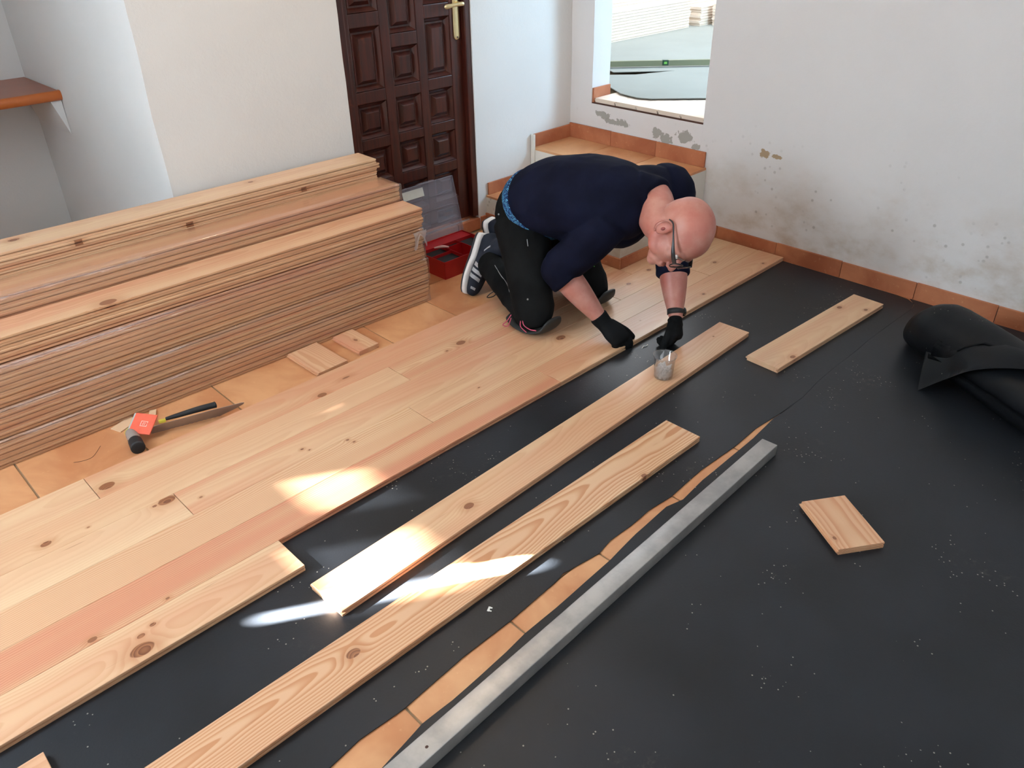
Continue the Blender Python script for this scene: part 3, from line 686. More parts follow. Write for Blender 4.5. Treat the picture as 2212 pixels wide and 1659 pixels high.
cup = empty('plastic_cup', (2.19, 1.452, ZB + BTH + .0005)); tag(cup, 'clear plastic cup of white spacers standing on the long pine board', 'cup')
bm = bmesh.new(); seg = 40
prof = [(0, .001), (.033, .001), (.035, .003), (.0405, .088), (.0445, .090), (.0455, .094), (.0440, .0945), (.0415, .092), (.0395, .090), (.0343, .004), (0, .0025)]
rings = [[bm.verts.new((r * math.cos(2 * PI * k / seg), r * math.sin(2 * PI * k / seg), zz)) for k in range(seg)] if r > 0 else [bm.verts.new((0, 0, zz))] for r, zz in prof]
for a, c2 in zip(rings, rings[1:]):
    for k in range(seg):
        k2 = (k + 1) % seg
        if len(a) == 1: bm.faces.new((a[0], c2[k], c2[k2]))
        elif len(c2) == 1: bm.faces.new((a[k], a[k2], c2[0]))
        else: bm.faces.new((a[k], a[k2], c2[k2], c2[k]))
link('cup_wall', bm, CUPM.m, cup, True)
bm = bmesh.new()
for i in range(150):
    rr = .029 * math.sqrt(random.random()); th = random.uniform(0, 2 * PI); zz = random.uniform(.006, .040 + .01 * math.cos(th)); s = .0035
    rot = Matrix.Rotation(random.uniform(0, 6), 3, Vector((random.random(), random.random(), random.random())).normalized()).to_4x4()
    x, y = rr * math.cos(th), rr * math.sin(th)
    box(bm, x - s * 1.7, x + s * 1.7, y - s * .6, y + s * .6, zz - s, zz + s * 1.2, rot=rot, piv=(x, y, zz))
o = link('spacers', bm, plain('white_spacer', lin(236, 236, 236), .6), cup); o['kind'] = 'stuff'

# ------------------------------------------------------------ saw and mallet
STEEL = plain('saw_steel', lin(168, 160, 158), .32, .5, .7); BLK = plain('black_rubber', lin(30, 32, 35), .6)
saw = empty('hand_saw', (.665, 2.535, .0)); tag(saw, 'hand saw with black grip and orange blade guard lying on the tiles', 'saw')
SA = math.atan2(2.435 - 2.535, .985 - .665)
saw.rotation_euler = (0, 0, SA)
def prism(bm, pts, y0, y1):      # outline in x,z
    a = [bm.verts.new((x, y0, z)) for x, z in pts]; b2 = [bm.verts.new((x, y1, z)) for x, z in pts]
    bm.faces.new(a); bm.faces.new(list(reversed(b2)))
    for k in range(len(pts)): bm.faces.new((a[k], b2[k], b2[(k + 1) % len(pts)], a[(k + 1) % len(pts)]))
# blade leaning on edge, spine up
bm = bmesh.new(); prism(bm, [(.0, .004), (.05, .002)] + [(.05 + i * .008, .002 if i % 2 else .0045) for i in range(1, 24)] + [(.30, .030), (.322, .044), (.325, .052), (.315, .056), (.20, .056), (.03, .050), (.0, .046)], -.0006, .0006)
bl = link('blade', bm, STEEL, saw); bl.location = (0, 0, .0); bl.rotation_euler = (math.radians(28), 0, 0)
bm = bmesh.new(); loft(bm, [((.10, .0, .0), .006, .006), ((.14, -.001, .001), .0085, .0085), ((.21, -.001, .002), .011, .010), ((.262, .0, .0), .0115, .0105), ((.27, 0, 0), .0125, .0115)], 16, ref=(0, 0, 1))
g = link('grip', bm, BLK, saw, True); g.location = (-.040, -.012, .050); g.rotation_euler = (0, 0, .06)
GUARD = NT('orange_guard'); v = GUARD.coords(); GUARD.base(GUARD.mix(GUARD.noise(v, 40, 2), lin(226, 92, 68), lin(236, 112, 86)), .45)
bm = bmesh.new(); box(bm, -.042, .034, -.040, .040, 0, .005, bev=.001)
gd = link('blade_guard', bm, GUARD.m, saw); gd.location = (-.012, .0, .046); gd.rotation_euler = (math.radians(24), .1, -.55)
bm = bmesh.new(); box(bm, -.048, -.0422, -.040, .040, -.008, .003, bev=.001); link('guard_edge', bm, plain('grey_guard', lin(176, 184, 182), .5), gd)
bm = bmesh.new()   # printed mark: an open square with an inner hook
for (x0, x1, y0, y1) in ((-.012, .012, .0085, .0105), (-.012, .012, -.0105, -.0085), (-.012, -.010, -.0105, .0105), (.010, .012, -.0105, -.001), (.010, .012, .003, .0105), (-.004, .006, .0025, .0042), (-.004, -.0022, -.005, .0042), (.0015, .0033, -.005, .0)):
    box(bm, x0, x1, y0, y1, .0051, .0054)
link('printed_mark', bm, plain('pale_print', lin(250, 214, 200), .5), gd)
bm = bmesh.new(); box(bm, .035, .058, -.001, .010, .052, .062, bev=.001); y_ = link('yellow_clip', bm, plain('yellow_plastic', lin(206, 192, 70), .45), saw); y_.location = (0, -.03, 0)
mal = empty('chisel', (.612, 2.572, .0235)); tag(mal, 'stubby clear plastic chisel handle with black butt and yellow ring, beside the saw', 'chisel')
mal.rotation_euler = (0, 0, math.atan2(2.455 - 2.600, .598 - .625)); mal.scale = (1.1, 1.1, 1.1)
bm = bmesh.new(); loft(bm, [((.0, 0, 0), .016, .016), ((.02, 0, 0), .019, .019), ((.07, 0, 0), .0195, .0195)], 20, ref=(0, 0, 1), cap=.1); link('clear_grip', bm, plain('smoky_plastic', lin(150, 140, 134), .2), mal, True)
bm = bmesh.new(); loft(bm, [((-.004, 0, 0), .013, .013), ((.012, 0, 0), .0195, .0195)], 20, ref=(0, 0, 1), cap=.2); link('yellow_ring', bm, plain('yellow_ring', lin(190, 176, 50), .4), mal, True)
bm = bmesh.new(); loft(bm, [((.068, 0, 0), .0205, .0205), ((.11, 0, -.001), .0215, .0215)], 20, ref=(0, 0, 1), cap=.12); link('black_butt', bm, BLK, mal, True)
# small things on the tiles
bm = bmesh.new(); tube(bm, [(0, 0, .001), (.03, -.016, .002), (.06, -.012, .001), (.10, .03, .002)], .0006, 5)
o = link('bent_wire', bm, BLK, None, True); o.location = (.41, 2.56, .0008); tag(o, 'thin bent dark wire on the tiles left of the chisel', 'wire')
def scrap(name, pts, loc, mat, label):
    bm = bmesh.new(); tube(bm, pts, .0016, 5, 3); o = link(name, bm, mat, None, True); o.location = loc; return tag(o, label, 'scrap')
PAPER = plain('white_scrap', lin(225, 224, 218), .7)
scrap('plastic_scrap', [(-.02, 0, .001), (-.006, .004, .004), (.008, -.002, .003), (.02, .004, .001)], (2.36, 1.665, .004), PAPER, 'white curled scrap on foam between the two gloved hands')
bm = bmesh.new(); box(bm, -.008, .008, -.003, .003, 0, .0012, bev=.0004); box(bm, -.007, -.004, -.009, -.002, .0002, .0014, bev=.0004); box(bm, .003, .007, -.008, -.002, .0002, .0014, bev=.0004)
o = link('plastic_spacer', bm, PAPER); o.location = (.952, 1.098, .0042); o.rotation_euler = (0, 0, .5); tag(o, 'tiny clear spacer lying on the foam right of the arched-grain board', 'spacer')

# ------------------------------------------------------------ red organiser box
RED = plain('red_plastic', lin(160, 14, 18), .4); DKIN = plain('black_inserts', lin(14, 13, 13), .6)
rb = empty('organiser_box', (2.405, 2.912, 0)); tag(rb, 'red plastic organiser box with open clear lid, on the tiles by the door', 'box')
bx, by, bh, tw = .175, .135, .09, .003
bm = bmesh.new()
box(bm, -bx, bx, -by, by, 0, .004); 
for a in ((-bx, bx, -by, -by + tw), (-bx, bx, by - tw, by), (-bx, -bx + tw, -by, by), (bx - tw, bx, -by, by)): box(bm, *a, 0.003, bh, bev=.001)
link('tray', bm, RED, rb)
for (x0, x1, y0, y1) in ((-bx + tw, bx - tw, .058, .060), (-.040, -.038, -by + tw, .058), (.062, .064, -by + tw, .058), (-bx + tw, -.04, -.03, -.028), (-.038, .062, .012, .014)):
    boxo('divider', RED, (x0, x1, y0, y1, .004, bh - .004), rb)
boxo('compartment_cover', RED, (-bx + tw, bx - tw, .060, by - tw, bh - .010, bh - .006), rb)
for (x0, x1, y0, y1) in ((-bx + .004, -.041, -.027, .057), (-bx + .004, -.041, -by + .004, -.031), (-.037, .061, .015, .057), (.065, bx - .004, -.05, .057)):
    boxo('insert', DKIN, (x0, x1, y0, y1, .004, .070), rb)
LIDM = NT('frosted_lid'); tr = LIDM.n('ShaderNodeBsdfTransparent'); tr.inputs[0].default_value = (.9, .9, .92, 1); df = LIDM.b
LIDM.base(lin(190, 188, 200), .3); mx = LIDM.n('ShaderNodeMixShader'); mx.inputs[0].default_value = .24; LIDM.t.links.new(tr.outputs[0], mx.inputs[1]); LIDM.t.links.new(df.outputs[0], mx.inputs[2]); LIDM.t.links.new(mx.outputs[0], LIDM.out.inputs[0])
lid = empty('lid', (0, by + .001, bh)); lid.parent = rb; lid.rotation_euler = (math.radians(-14), 0, 0)
bm = bmesh.new(); lh = .285
box(bm, -bx, bx, 0, .003, 0, lh, bev=.001)
for a in ((-bx, -bx + .003, -.018, 0, 0, lh), (bx - .003, bx, -.018, 0, 0, lh), (-bx, bx, -.018, 0, lh - .003, lh), (-.05, .05, -.02, 0, lh - .002, lh + .006)): box(bm, *a, bev=.001)
lo = link('lid_panel', bm, LIDM.m, lid)
for zz in (.08, .145, .21):
    boxo('lid_rib', LIDM.m, (-bx + .01, bx - .03, -.006, 0, zz, zz + .004), lid)
boxo('white_label', plain('label_white', lin(206, 208, 200), .6), (-bx + .03, -.015, -.0026, -.0012, .225, .268), lid)
bm = bmesh.new(); tube(bm, [(-.03, .03, 0), (0, .005, .006), (.028, -.012, 0)], [.004, .007, .004], 8); o = link('tissue_scrap', bm, plain('pink_scrap', lin(216, 170, 166), .8), None, True); o.location = (2.345, 2.925, bh + .001); tag(o, 'pale crumpled scrap resting on the red box dividers', 'scrap')

# ------------------------------------------------------------ foam roll
roll = empty('foam_roll', (0, 0, 0)); tag(roll, 'loosely rolled dark foam underlay with a flap hanging open, at the far right wall', 'roll')
def spiral_roll(bm, A, B, r0, r1, turns, ph, t=.005, seg=40, loosen=0., z0=0.0):
    A = Vector(A); B = Vector(B); ax = (B - A).normalized(); U = Vector((ax.y, -ax.x, 0)).normalized(); V = Vector((0, 0, 1)); N = int(seg * turns); M_ = 14
    vv = []
    for i in range(N + 1):
        th = ph + 2 * PI * turns * i / N; r = r0 + (r1 - r0) * i / N; row = []
        for j in range(M_ + 1):
            f = j / M_; c = A.lerp(B, f); rr = r * (1 + loosen * (1 - f)) * (1 + .03 * math.sin(f * 5 + th))
            row.append(bm.verts.new(c + U * rr * math.cos(th) + V * (rr * math.sin(th) + (r1 * (1 + loosen * (1 - f)) * 1.04) + z0)))
        vv.append(row)
    for a, b2 in zip(vv, vv[1:]):
        for j in range(M_): bm.faces.new((a[j], a[j + 1], b2[j + 1], b2[j]))
    r_ = bmesh.ops.solidify(bm, geom=bm.faces[:], thickness=t)
bm = bmesh.new(); spiral_roll(bm, (2.985, .72, .004), (2.60, .0, .004), .05, .098, 4, 0)
link('inner_roll', bm, FOAM, roll, True, recalc=False)
def ribbon(bm, secs, t=.0045):
    """secs: list of polylines (same count) -> surface, thickened"""
    vv = [[bm.verts.new(p) for p in s] for s in secs]
    for a, b2 in zip(vv, vv[1:]):
        for k in range(len(a) - 1): bm.faces.new((a[k], a[k + 1], b2[k + 1], b2[k]))
    bmesh.ops.solidify(bm, geom=bm.faces[:], thickness=t)
ax = Vector((-.52, -.854, 0)).normalized(); U = Vector((ax.y, -ax.x, 0))   # U points towards the left side
if U.x > 0: U = -U
secs = []
for i in range(25):
    f = i / 24; c = Vector((3.155, .90, 0)) + ax * .95 * f; g = min(1, math.sqrt(max(.0004, 1 - (1 - min(1, f / .16)) ** 2))); R_ = .116 * (1 - .10 * max(0, .3 - f)); s = []
    for k in range(25):
        fl_ = min(1, max(0, (f - .22) / .22)); fl_ = fl_ * fl_ * (3 - 2 * fl_); tl_ = PI * (-.40 * (1 - fl_) + .33 * fl_); th = PI * 1.12 * (1 - k / 24) + tl_ * k / 24
        s.append(c - U * math.cos(th) * R_ * 1.12 * (.35 + .65 * g) * -1 + Vector((0, 0, .004 + (R_ + R_ * math.sin(th)) * (.25 + .75 * g))))
    secs.append(s)
bm = bmesh.new(); ribbon(bm, secs); link('outer_wrap', bm, FOAM, roll, True, recalc=False)
tipc = [Vector(q) for q in ((2.785, .735, .006), (2.80, .655, .085), (2.762, .567, .175), (2.788, .44, .218), (2.77, .33, .228), (2.72, .20, .235))]
topc = [Vector(q) for q in ((2.985, .80, .10), (2.975, .74, .15), (2.93, .64, .20), (2.885, .50, .240), (2.85, .38, .246), (2.78, .24, .246))]
secs = []
for i in range(26):
    u_ = i / 25 * 5 * .9999; a_ = int(u_); w_ = u_ - a_; s = []
    def crp(L): P0, P1, P2, P3 = L[max(0, a_ - 1)], L[a_], L[a_ + 1], L[min(5, a_ + 2)]; return .5 * ((2 * P1) + (P2 - P0) * w_ + (2 * P0 - 5 * P1 + 4 * P2 - P3) * w_ ** 2 + (3 * P1 - P0 - 3 * P2 + P3) * w_ ** 3)
    tip, top_ = crp(tipc), crp(topc); mid = (tip + top_) / 2 + Vector((-.015, .0, .018))
    for k in range(9):
        t_ = k / 8; s.append(tip * (1 - t_) ** 2 + mid * 2 * t_ * (1 - t_) + top_ * t_ * t_)
    secs.append(s)
bm = bmesh.new(); ribbon(bm, secs); link('loose_flap', bm, FOAM, roll, True, recalc=False)

# ------------------------------------------------------------ next room
R2F = .584
ROOM2 = plaster('white_plaster_next_room', lin(236, 236, 236))
f2 = struct(boxo('floor_upper', GROUT, (XW + .15, 9.9, .7, 8.0, .3, R2F)))
struct(boxo('wall_next_far', ROOM2, (9.9, 10.0, .6, 8.1, .3, H))); struct(boxo('wall_next_left', ROOM2, (XW + .15, 10, 8.0, 8.1, .3, H)))
struct(boxo('wall_next_right', ROOM2, (XW + .15, 10, .6, .7, .3, H))); struct(boxo('wall_next_near', ROOM2, (XW, XW + .15, 3.5, 8.1, .3, H)))
struct(boxo('baseboard_reveal', SKIRT, (XW + .004, XW + .148, OY1 - .012, OY1 - .001, SILL + .006, SILL + .082)))
SILLM = plain('dark_sill_edge', lin(74, 42, 28), .8)
boxo('sill_layer', SILLM, (XW + .002, XW + .15, OY0 + .002, OY1 - .002, SILL - .012, SILL + .006), wr)
y1 = OY1 - .014
for k in range(5):
    y0 = max(y1 - .146, OY0 + .002); L = 2.2 if k else 1.7
    me = board_mesh(L, (y1 - y0) - .004, .022); me.materials[0] = OVERLIT; o = pine('plank', me, f2, (XW + .012 + L / 2 + random.uniform(-.010, .004), (y0 + y1) / 2, SILL + .0065), 0, (.85, .1, .2), (0, -.1, .01)); y1 = y0
y1 = OY0 + .001
for k in range(6):
    me = board_mesh(2.0, .145, .022); me.materials[0] = OVERLIT; pine('plank', me, f2, (XW + .16 + 1.0, y1 - .073 - .146 * k, SILL + .0065), 0, (.85, .1, .2), (0, -.1, .01))
GF = NT('grey_green_foam'); v = GF.coords(); GF.base(GF.mix(GF.noise(v, 3, 3), lin(124, 128, 122), lin(140, 143, 138)), .7)
def gsheet(name, pts, label, t=.004, n=1):
    bm = bmesh.new(); a = [bm.verts.new(p) for p in pts]; f = bm.faces.new(a)
    r = bmesh.ops.extrude_face_region(bm, geom=[f])
    for v in r['geom']:
        if isinstance(v, bmesh.types.BMVert): v.co.z += t
    o = link(name, bm, GF.m); return tag(o, label, 'underlay')
zs_ = SILL + .036
gsheet('foam_sheet', [(3.715, 2.93, zs_), (3.70, 2.85, zs_ ), (3.692, 2.795, zs_), (3.72, 2.72, zs_), (3.95, 2.48, zs_ ), (4.3, 2.1, zs_), (4.9, 2.6, zs_), (4.52, 3.06, zs_ ), (4.2, 3.20, zs_ ), (4.05, 3.36, zs_), (3.9, 3.2, zs_), (3.80, 3.07, zs_)],
       'pale grey-green foam sheet with rounded corner just inside the wall opening')
gsheet('foam_sheet', [(4.20, 3.38, .607), (4.52, 3.08, .607), (4.9, 2.62, .607), (5.6, 2.2, .607), (8.6, 3.2, .607), (8.6, 4.9, .607), (4.6, 4.9, .607), (4.5, 3.9, .607)],
       'wide pale grey-green foam sheet on the next room floor behind the spirit level')
LV = NT('level_metal'); LV.base(lin(120, 122, 96), .5)
A = Vector((4.15, 3.62)); B = Vector((4.95, 2.84)); d = (B - A).normalized()
lv = empty('spirit_level', (4.53, 3.25, .6185), math.atan2(d.y, d.x)); tag(lv, 'long grey-green spirit level lying across the foam in the next room', 'spirit level')
bm = bmesh.new(); box(bm, -.75, .75, -.012, .012, 0, .035, bev=.0015); link('level_body', bm, LV.m, lv)
boxo('vial_housing', plain('dark_green_plastic', lin(20, 60, 40), .4), (.005, .045, -.0135, .0135, .004, .036), lv)
boxo('vial', plain('green_vial', lin(120, 190, 90), .2), (.015, .035, -.0145, -.0134, .013, .027), lv)
WB = {}
def pile(x0, x1, y0, y1, z0, n, label, group=None, dz=.021, jit=.012):
    r = empty('board_pile', ((x0 + x1) / 2, (y0 + y1) / 2, z0)); tag(r, label, 'board pile', group)
    for k in range(n):
        key = (round(x1 - x0, 2), round(y1 - y0, 2))
        if key not in WB: WB[key] = board_mesh(x1 - x0, y1 - y0, .020); WB[key].materials[0] = OVERLIT
        pine('pine_board', WB[key], r, (random.uniform(-jit, jit), random.uniform(-.002, .002), k * dz), 0, (.95, .1, .15), (0, -.1, .01))
    return r
zf = .6115
pile(4.75, 6.10, 4.12, 4.26, zf, 10, 'long low pile of pale boards along the left of the next room, nearest layer')
pile(4.75, 6.11, 4.265, 4.405, zf, 14, 'long pale board pile just behind the low one in the next room')
pile(4.75, 6.6, 4.412, 4.55, zf, 20, 'tall pale board pile at the left rear of the next room')
pile(6.20, 8.0, 4.085, 4.225, zf, 7, 'short board pile with brown ends left of the rightmost pile, next room')
pile(6.14, 8.0, 4.23, 4.37, zf, 12, 'stepped board pile with brown sawn ends right behind the low long pile')
pile(6.30, 8.1, 3.90, 4.035, zf, 8, 'rightmost board pile with brown ends visible through the opening')
pile(6.75, 8.4, 4.42, 4.56, zf, 20, 'farthest tall board pile seen in the opening')

# ------------------------------------------------------------ the kneeling man
def skin_mat():
    t = NT('skin'); P = t.pos(); a = t.noise(P, 14, 4, .55); b = t.noise(P, 120, 3); c = t.noise(P, 6, 2)
    col = t.mix(t.smooth(a, .3, .7), lin(196, 142, 128), lin(180, 114, 102)); col = t.mix(t.smooth(c, .5, .75, 0, .45), col, lin(186, 96, 80))
    hb = t.vec('DISTANCE', P, (2.52, 1.63, .62)); col = t.mix(t.smooth(hb, .095, .04, 0, .35), col, lin(128, 112, 104))
    t.base(col, t.math('ADD', .38, t.math('MULTIPLY', b, .15)), .45)
    t.b.inputs['Subsurface Weight'].default_value = .12; t.b.inputs['Subsurface Radius'].default_value = (.012, .005, .003); t.b.inputs['Subsurface Scale'].default_value = .5
    t.bump(b, .08, .0008); return t.m
SKIN = skin_mat()
def cloth_mat(name, c1, c2, scale=900, rough=.85, sheen=.15):
    t = NT(name); P = t.pos(); a = t.noise(P, 9, 4); w = t.noise(P, scale, 2)
    t.base(t.mix(t.smooth(a, .3, .7), c1, c2), rough, .1); t.b.inputs['Sheen Weight'].default_value = 0; t.bump(w, .25, .0006); return t.m
SHIRT = cloth_mat('navy_knit', lin(13, 16, 32), lin(20, 24, 44)); TROUS = cloth_mat('black_work_cloth', lin(14, 15, 16), lin(24, 26, 27)); GLOVE = cloth_mat('black_glove_knit', lin(14, 15, 16), lin(24, 26, 28), 600)
man = empty('person', (2.33, 2.15, 0))
tag(man, 'bald man in navy shirt and black work trousers kneeling on the planks, both hands down', 'person')
MB = Vector((2.33, 2.15, 0))
def padd(o, parent=None): o.parent = parent or man; o.location = o.location - MB if (parent is None) else o.location; return o
V3 = Vector
# head frame
fi = (R0 * .06 + D0 * .998).normalized(); c0 = (R0 * .998 - D0 * .06).normalized(); tn_ = math.radians(33)
hc = (c0 * math.cos(tn_) - F0 * math.sin(tn_)).normalized(); hs = (-F0 * math.cos(tn_) - c0 * math.sin(tn_)).normalized(); hf = fi
HO = V3((2.385, 1.575, .545)) + D0 * .030 - R0 * .013; HS = 1.10
def hp_(c, f, s): return HO + (hc * c + hf * f + hs * s) * HS
HM = Matrix((hs, hf, hc)).transposed()      # local axes: x side, y face, z crown
def hell(bm, c, f, s, r): ell(bm, hp_(c, f, s), (r[0] * HS, r[1] * HS, r[2] * HS), HM, 28, 20)
bm = bmesh.new()
hell(bm, .048, -.012, 0, (.079, .100, .088)); hell(bm, .040, .030, 0, (.070, .066, .080)); hell(bm, .03, -.05, 0, (.072, .06, .07))
hell(bm, -.028, .040, 0, (.060, .056, .062)); hell(bm, -.066, .062, 0, (.036, .036, .036)); hell(bm, -.088, .074, 0, (.022, .022, .020))
hell(bm, -.045, -.004, .0, (.062, .050, .050))
for s in (-1, 1):
    hell(bm, -.006, .068, s * .036, (.024, .022, .020)); hell(bm, -.058, .028, s * .046, (.016, .040, .024))
    hell(bm, .030, .086, s * .028, (.026, .012, .010)); 
    hell(bm, -.008, -.008, s * .079, (.008, .021, .032)); hell(bm, -.026, -.002, s * .077, (.008, .012, .014))
loft(bm, [(hp_(.012, .092, 0), .010, .010), (hp_(-.010, .108, 0), .011, .012), (hp_(-.026, .118, 0), .015, .013)], 14, ref=hs, cap=.7)
hell(bm, -.030, .106, .012, (.008, .009, .008)); hell(bm, -.030, .106, -.012, (.008, .009, .008))
hell(bm, -.052, .098, 0, (.022, .010, .006)); hell(bm, -.064, .096, 0, (.020, .010, .007))
NB = V3((2.46, 1.775, .575))
loft(bm, [(hp_(.0, -.030, 0), .064, .068), (hp_(-.045, -.032, 0), .066, .072), ((hp_(-.045, -.032, 0) + NB) / 2 + V3((0, 0, .005)), .070, .080), (NB, .078, .085), (NB + V3((-.02, .08, -.02)), .09, .085)], 24, ref=hs)
# trunk, arms, legs under the clothes
SHR, SHL = V3((2.285, 1.835, .515)), V3((2.635, 1.795, .565))
ELR, ELL = V3((2.200, 1.99, .295)), V3((2.575, 1.715, .30))
WRR, WRL = V3((2.272, 1.828, .100)), V3((2.480, 1.612, .118))
loft(bm, [((2.33, 2.32, .44), .14, .12), ((2.33, 2.15, .52), .15, .12), ((2.36, 1.95, .565), .165, .12), ((2.42, 1.81, .565), .14, .09)], 24, ref=(1, 0, 0))
def arm(bm, sh, el, wr, g=0., tw=(.5, .3, .8)):
    loft(bm, [(sh, .052 + g, .052 + g), (sh.lerp(el, .5), .047 + g, .050 + g), (el, .050 + g, .052 + g), (el.lerp(wr, .25), .057 + g, .055 + g), (el.lerp(wr, .6), .047 + g, .045 + g), (el.lerp(wr, .9), .033 + g, .031 + g), (wr + (wr - el).normalized() * .01, .027 + g, .024 + g)], 22, ref=tw)
arm(bm, SHR, ELR, WRR); arm(bm, SHL, ELL, WRL)
HR, HL = V3((2.235, 2.24, .42)), V3((2.44, 2.245, .43)); KR, KL = V3((2.135, 2.08, .085)), V3((2.495, 2.085, .085)); AR, AL = V3((2.268, 2.485, .145)), V3((2.47, 2.53, .16))
for h_, k_, a_ in ((HR, KR, AR), (HL, KL, AL)):
    loft(bm, [(h_, .080, .080), (h_.lerp(k_, .5), .068, .07), (k_ + V3((0, 0, .0)), .052, .052)], 20); loft(bm, [(k_, .05, .05), (k_.lerp(a_, .35), .052, .05), (a_, .035, .035)], 20)
def hand(bm, wr, d, n, lat, curls, e=0., th_dir=None, palm=.088, sc=1.):
    d = V3(d).normalized(); n = (V3(n) - d * V3(n).dot(d)).normalized(); lat = V3(lat); lat = (lat - d * lat.dot(d) - n * lat.dot(n)).normalized()
    loft(bm, [(wr - d * .012, .027 + e, .021 + e), (wr + d * .02, .031 + e, .019 + e), (wr + d * .055, .040 + e, .017 + e), (wr + d * palm, .041 + e, .013 + e)], 20, ref=lat, cap=.5)
    ell(bm, wr + d * .035 + lat * .022 - n * .010, (.018 + e, .018 + e, .018 + e))
    for i, (off, ln) in enumerate(((.030, 1.0), (.0105, 1.10), (-.0095, 1.03), (-.0285, .82))):
        p = wr + d * (palm - .012) + lat * off; rr = .0088 * (1, 1.03, 1, .88)[i] + e; a = 0; pts = [(p - d * .02, rr, rr)]; L = [.042 * ln, .027 * ln, .020 * ln]; dd = (d + lat * (.10, .03, -.04, -.12)[i]).normalized()
        pts.append((p, rr * 1.05, rr * 1.05))
        for k in range(3):
            a += math.radians(curls[i][k]); q = dd * math.cos(a) - n * math.sin(a); p = p + q * L[k]; pts.append((p, rr * (1.02, .95, .80)[k], rr * (1.02, .93, .78)[k]))
        loft(bm, pts, 12, ref=lat, sub=4, cap=.9)
    td = V3(th_dir).normalized(); b0 = wr + d * .022 + lat * .026 - n * .006
    loft(bm, [(b0 - d * .01, .014 + e, .014 + e), (b0 + td * .034, .0125 + e, .0125 + e), (b0 + td * .058 + (d - n * .5) * .006, .011 + e, .011 + e), (b0 + td * .074 + (d - n * .6) * .020, .0085 + e, .0085 + e)], 12, ref=n, cap=.9)
RH = dict(palm=.098, wr=WRR + V3((.0, -.016, -.010)), d=(.0, -.90, -.40), n=(-.25, -.40, .88), lat=(.9, 0, .25), curls=[(38, 50, 30), (48, 55, 35), (55, 55, 35), (58, 55, 35)], th_dir=(.62, -.72, -.42))
LH = dict(wr=WRL + V3((-.012, -.010, -.014)), d=(-.28, -.35, -.72), n=(.30, -.90, .30), lat=(-.86, .35, .0), curls=[(30, 55, 40), (38, 58, 40), (42, 58, 40), (48, 58, 40)], th_dir=(-.66, -.1, -.62), palm=.062)
hand(bm, e=0., **RH); hand(bm, e=0., **LH)
body = padd(remesh('body', bm, .0044, SKIN, None, 5))
# ear hollow shade is painted as dark ellipsoids; they and the eyes are children
EARIN = plain('ear_hollow_shade', lin(140, 66, 62), .6)
for s in (1, -1):
    bm = bmesh.new(); ell(bm, hp_(-.010, -.004, s * .0862), (.0035, .006, .009), HM); padd(link('ear_hollow_shade', bm, EARIN, None, True))
    bm = bmesh.new()   # rim of the ear
    rim = [hp_(-.010 + .031 * math.cos(a), -.010 - .021 * math.sin(a), s * (.085 + .006 * math.sin(a))) for a in [math.radians(q) for q in range(-35, 200, 18)]]
    tube(bm, rim, [.0035] * len(rim), 8, 3); padd(link('ear_rim', bm, SKIN, None, True))
    bm = bmesh.new(); ell(bm, hp_(.008, .083, s * .032), (.012, .012, .012)); padd(link('eye', bm, plain('eye_white', lin(225, 222, 216), .2, var=.02), None, True))
    bm = bmesh.new(); ell(bm, hp_(.007, .0935, s * .032), (.005, .003, .005), HM); padd(link('iris', bm, plain('iris', lin(60, 70, 80), .1), None, True))
    bm = bmesh.new(); tube(bm, [hp_(.022, .094, s * .014), hp_(.027, .098, s * .03), hp_(.022, .090, s * .05)], [.003, .004, .002], 8); padd(link('eyebrow', bm, plain('grey_brow', lin(130, 110, 100), .9), None, True))
# short grey stubble at the back of the head
# glasses
GLS = plain('black_glasses_frame', lin(24, 24, 28), .3)
gl_ = empty('glasses', (0, 0, 0)); gl_.parent = man; gl_.location = -MB
for s in (1, -1):
    bm = bmesh.new(); loft(bm, [(hp_(.012, -.032, s * .083), .002, .0015), (hp_(.026, -.014, s * .087), .003, .0015), (hp_(.024, .03, s * .088), .0035, .0018), (hp_(.018, .080, s * .083), .0075, .002), (hp_(.016, .112, s * .072), .008, .0022)], 10, ref=hc, sub=5)
    link('temple', bm, GLS, gl_, True)
    bm = bmesh.new(); pts = []
    for k in range(17):
        a = 2 * PI * k / 16; pts.append(hp_(.008 + .020 * math.sin(a), .116 - abs(math.cos(a)) * .004 * (1 if s * math.cos(a) > 0 else 0), s * .036 + .028 * math.cos(a)))
    tube(bm, pts, .0024, 8, 3); link('rim', bm, GLS, gl_, True)
    bm = bmesh.new(); ell(bm, hp_(.008, .115, s * .036), (.026, .001, .018), HM); link('lens', bm, CUPM.m, gl_, True)
bm = bmesh.new(); tube(bm, [hp_(.012, .116, -.010), hp_(.016, .119, 0), hp_(.012, .116, .010)], .002, 8); link('bridge', bm, GLS, gl_, True)

def wrinkle(o, amp, f, axis=None, sq=1.0, extra=None):
    me = o.data; n = len(me.vertices)
    co = [0.] * n * 3; no = [0.] * n * 3; me.vertices.foreach_get('co', co)
    for i, v in enumerate(me.vertices):
        p = v.co; q = p.copy()
        if axis is not None: q = q + axis * (q.dot(axis) * (sq - 1))
        h = noise.noise(q * f) + .4 * noise.noise(q * f * 2.3)
        h = (1 - abs(h) * 2.0) * .6 if extra is None else h
        d = v.normal * (h * amp); co[3 * i] += d.x; co[3 * i + 1] += d.y; co[3 * i + 2] += d.z
    me.vertices.foreach_set('co', co); me.update()
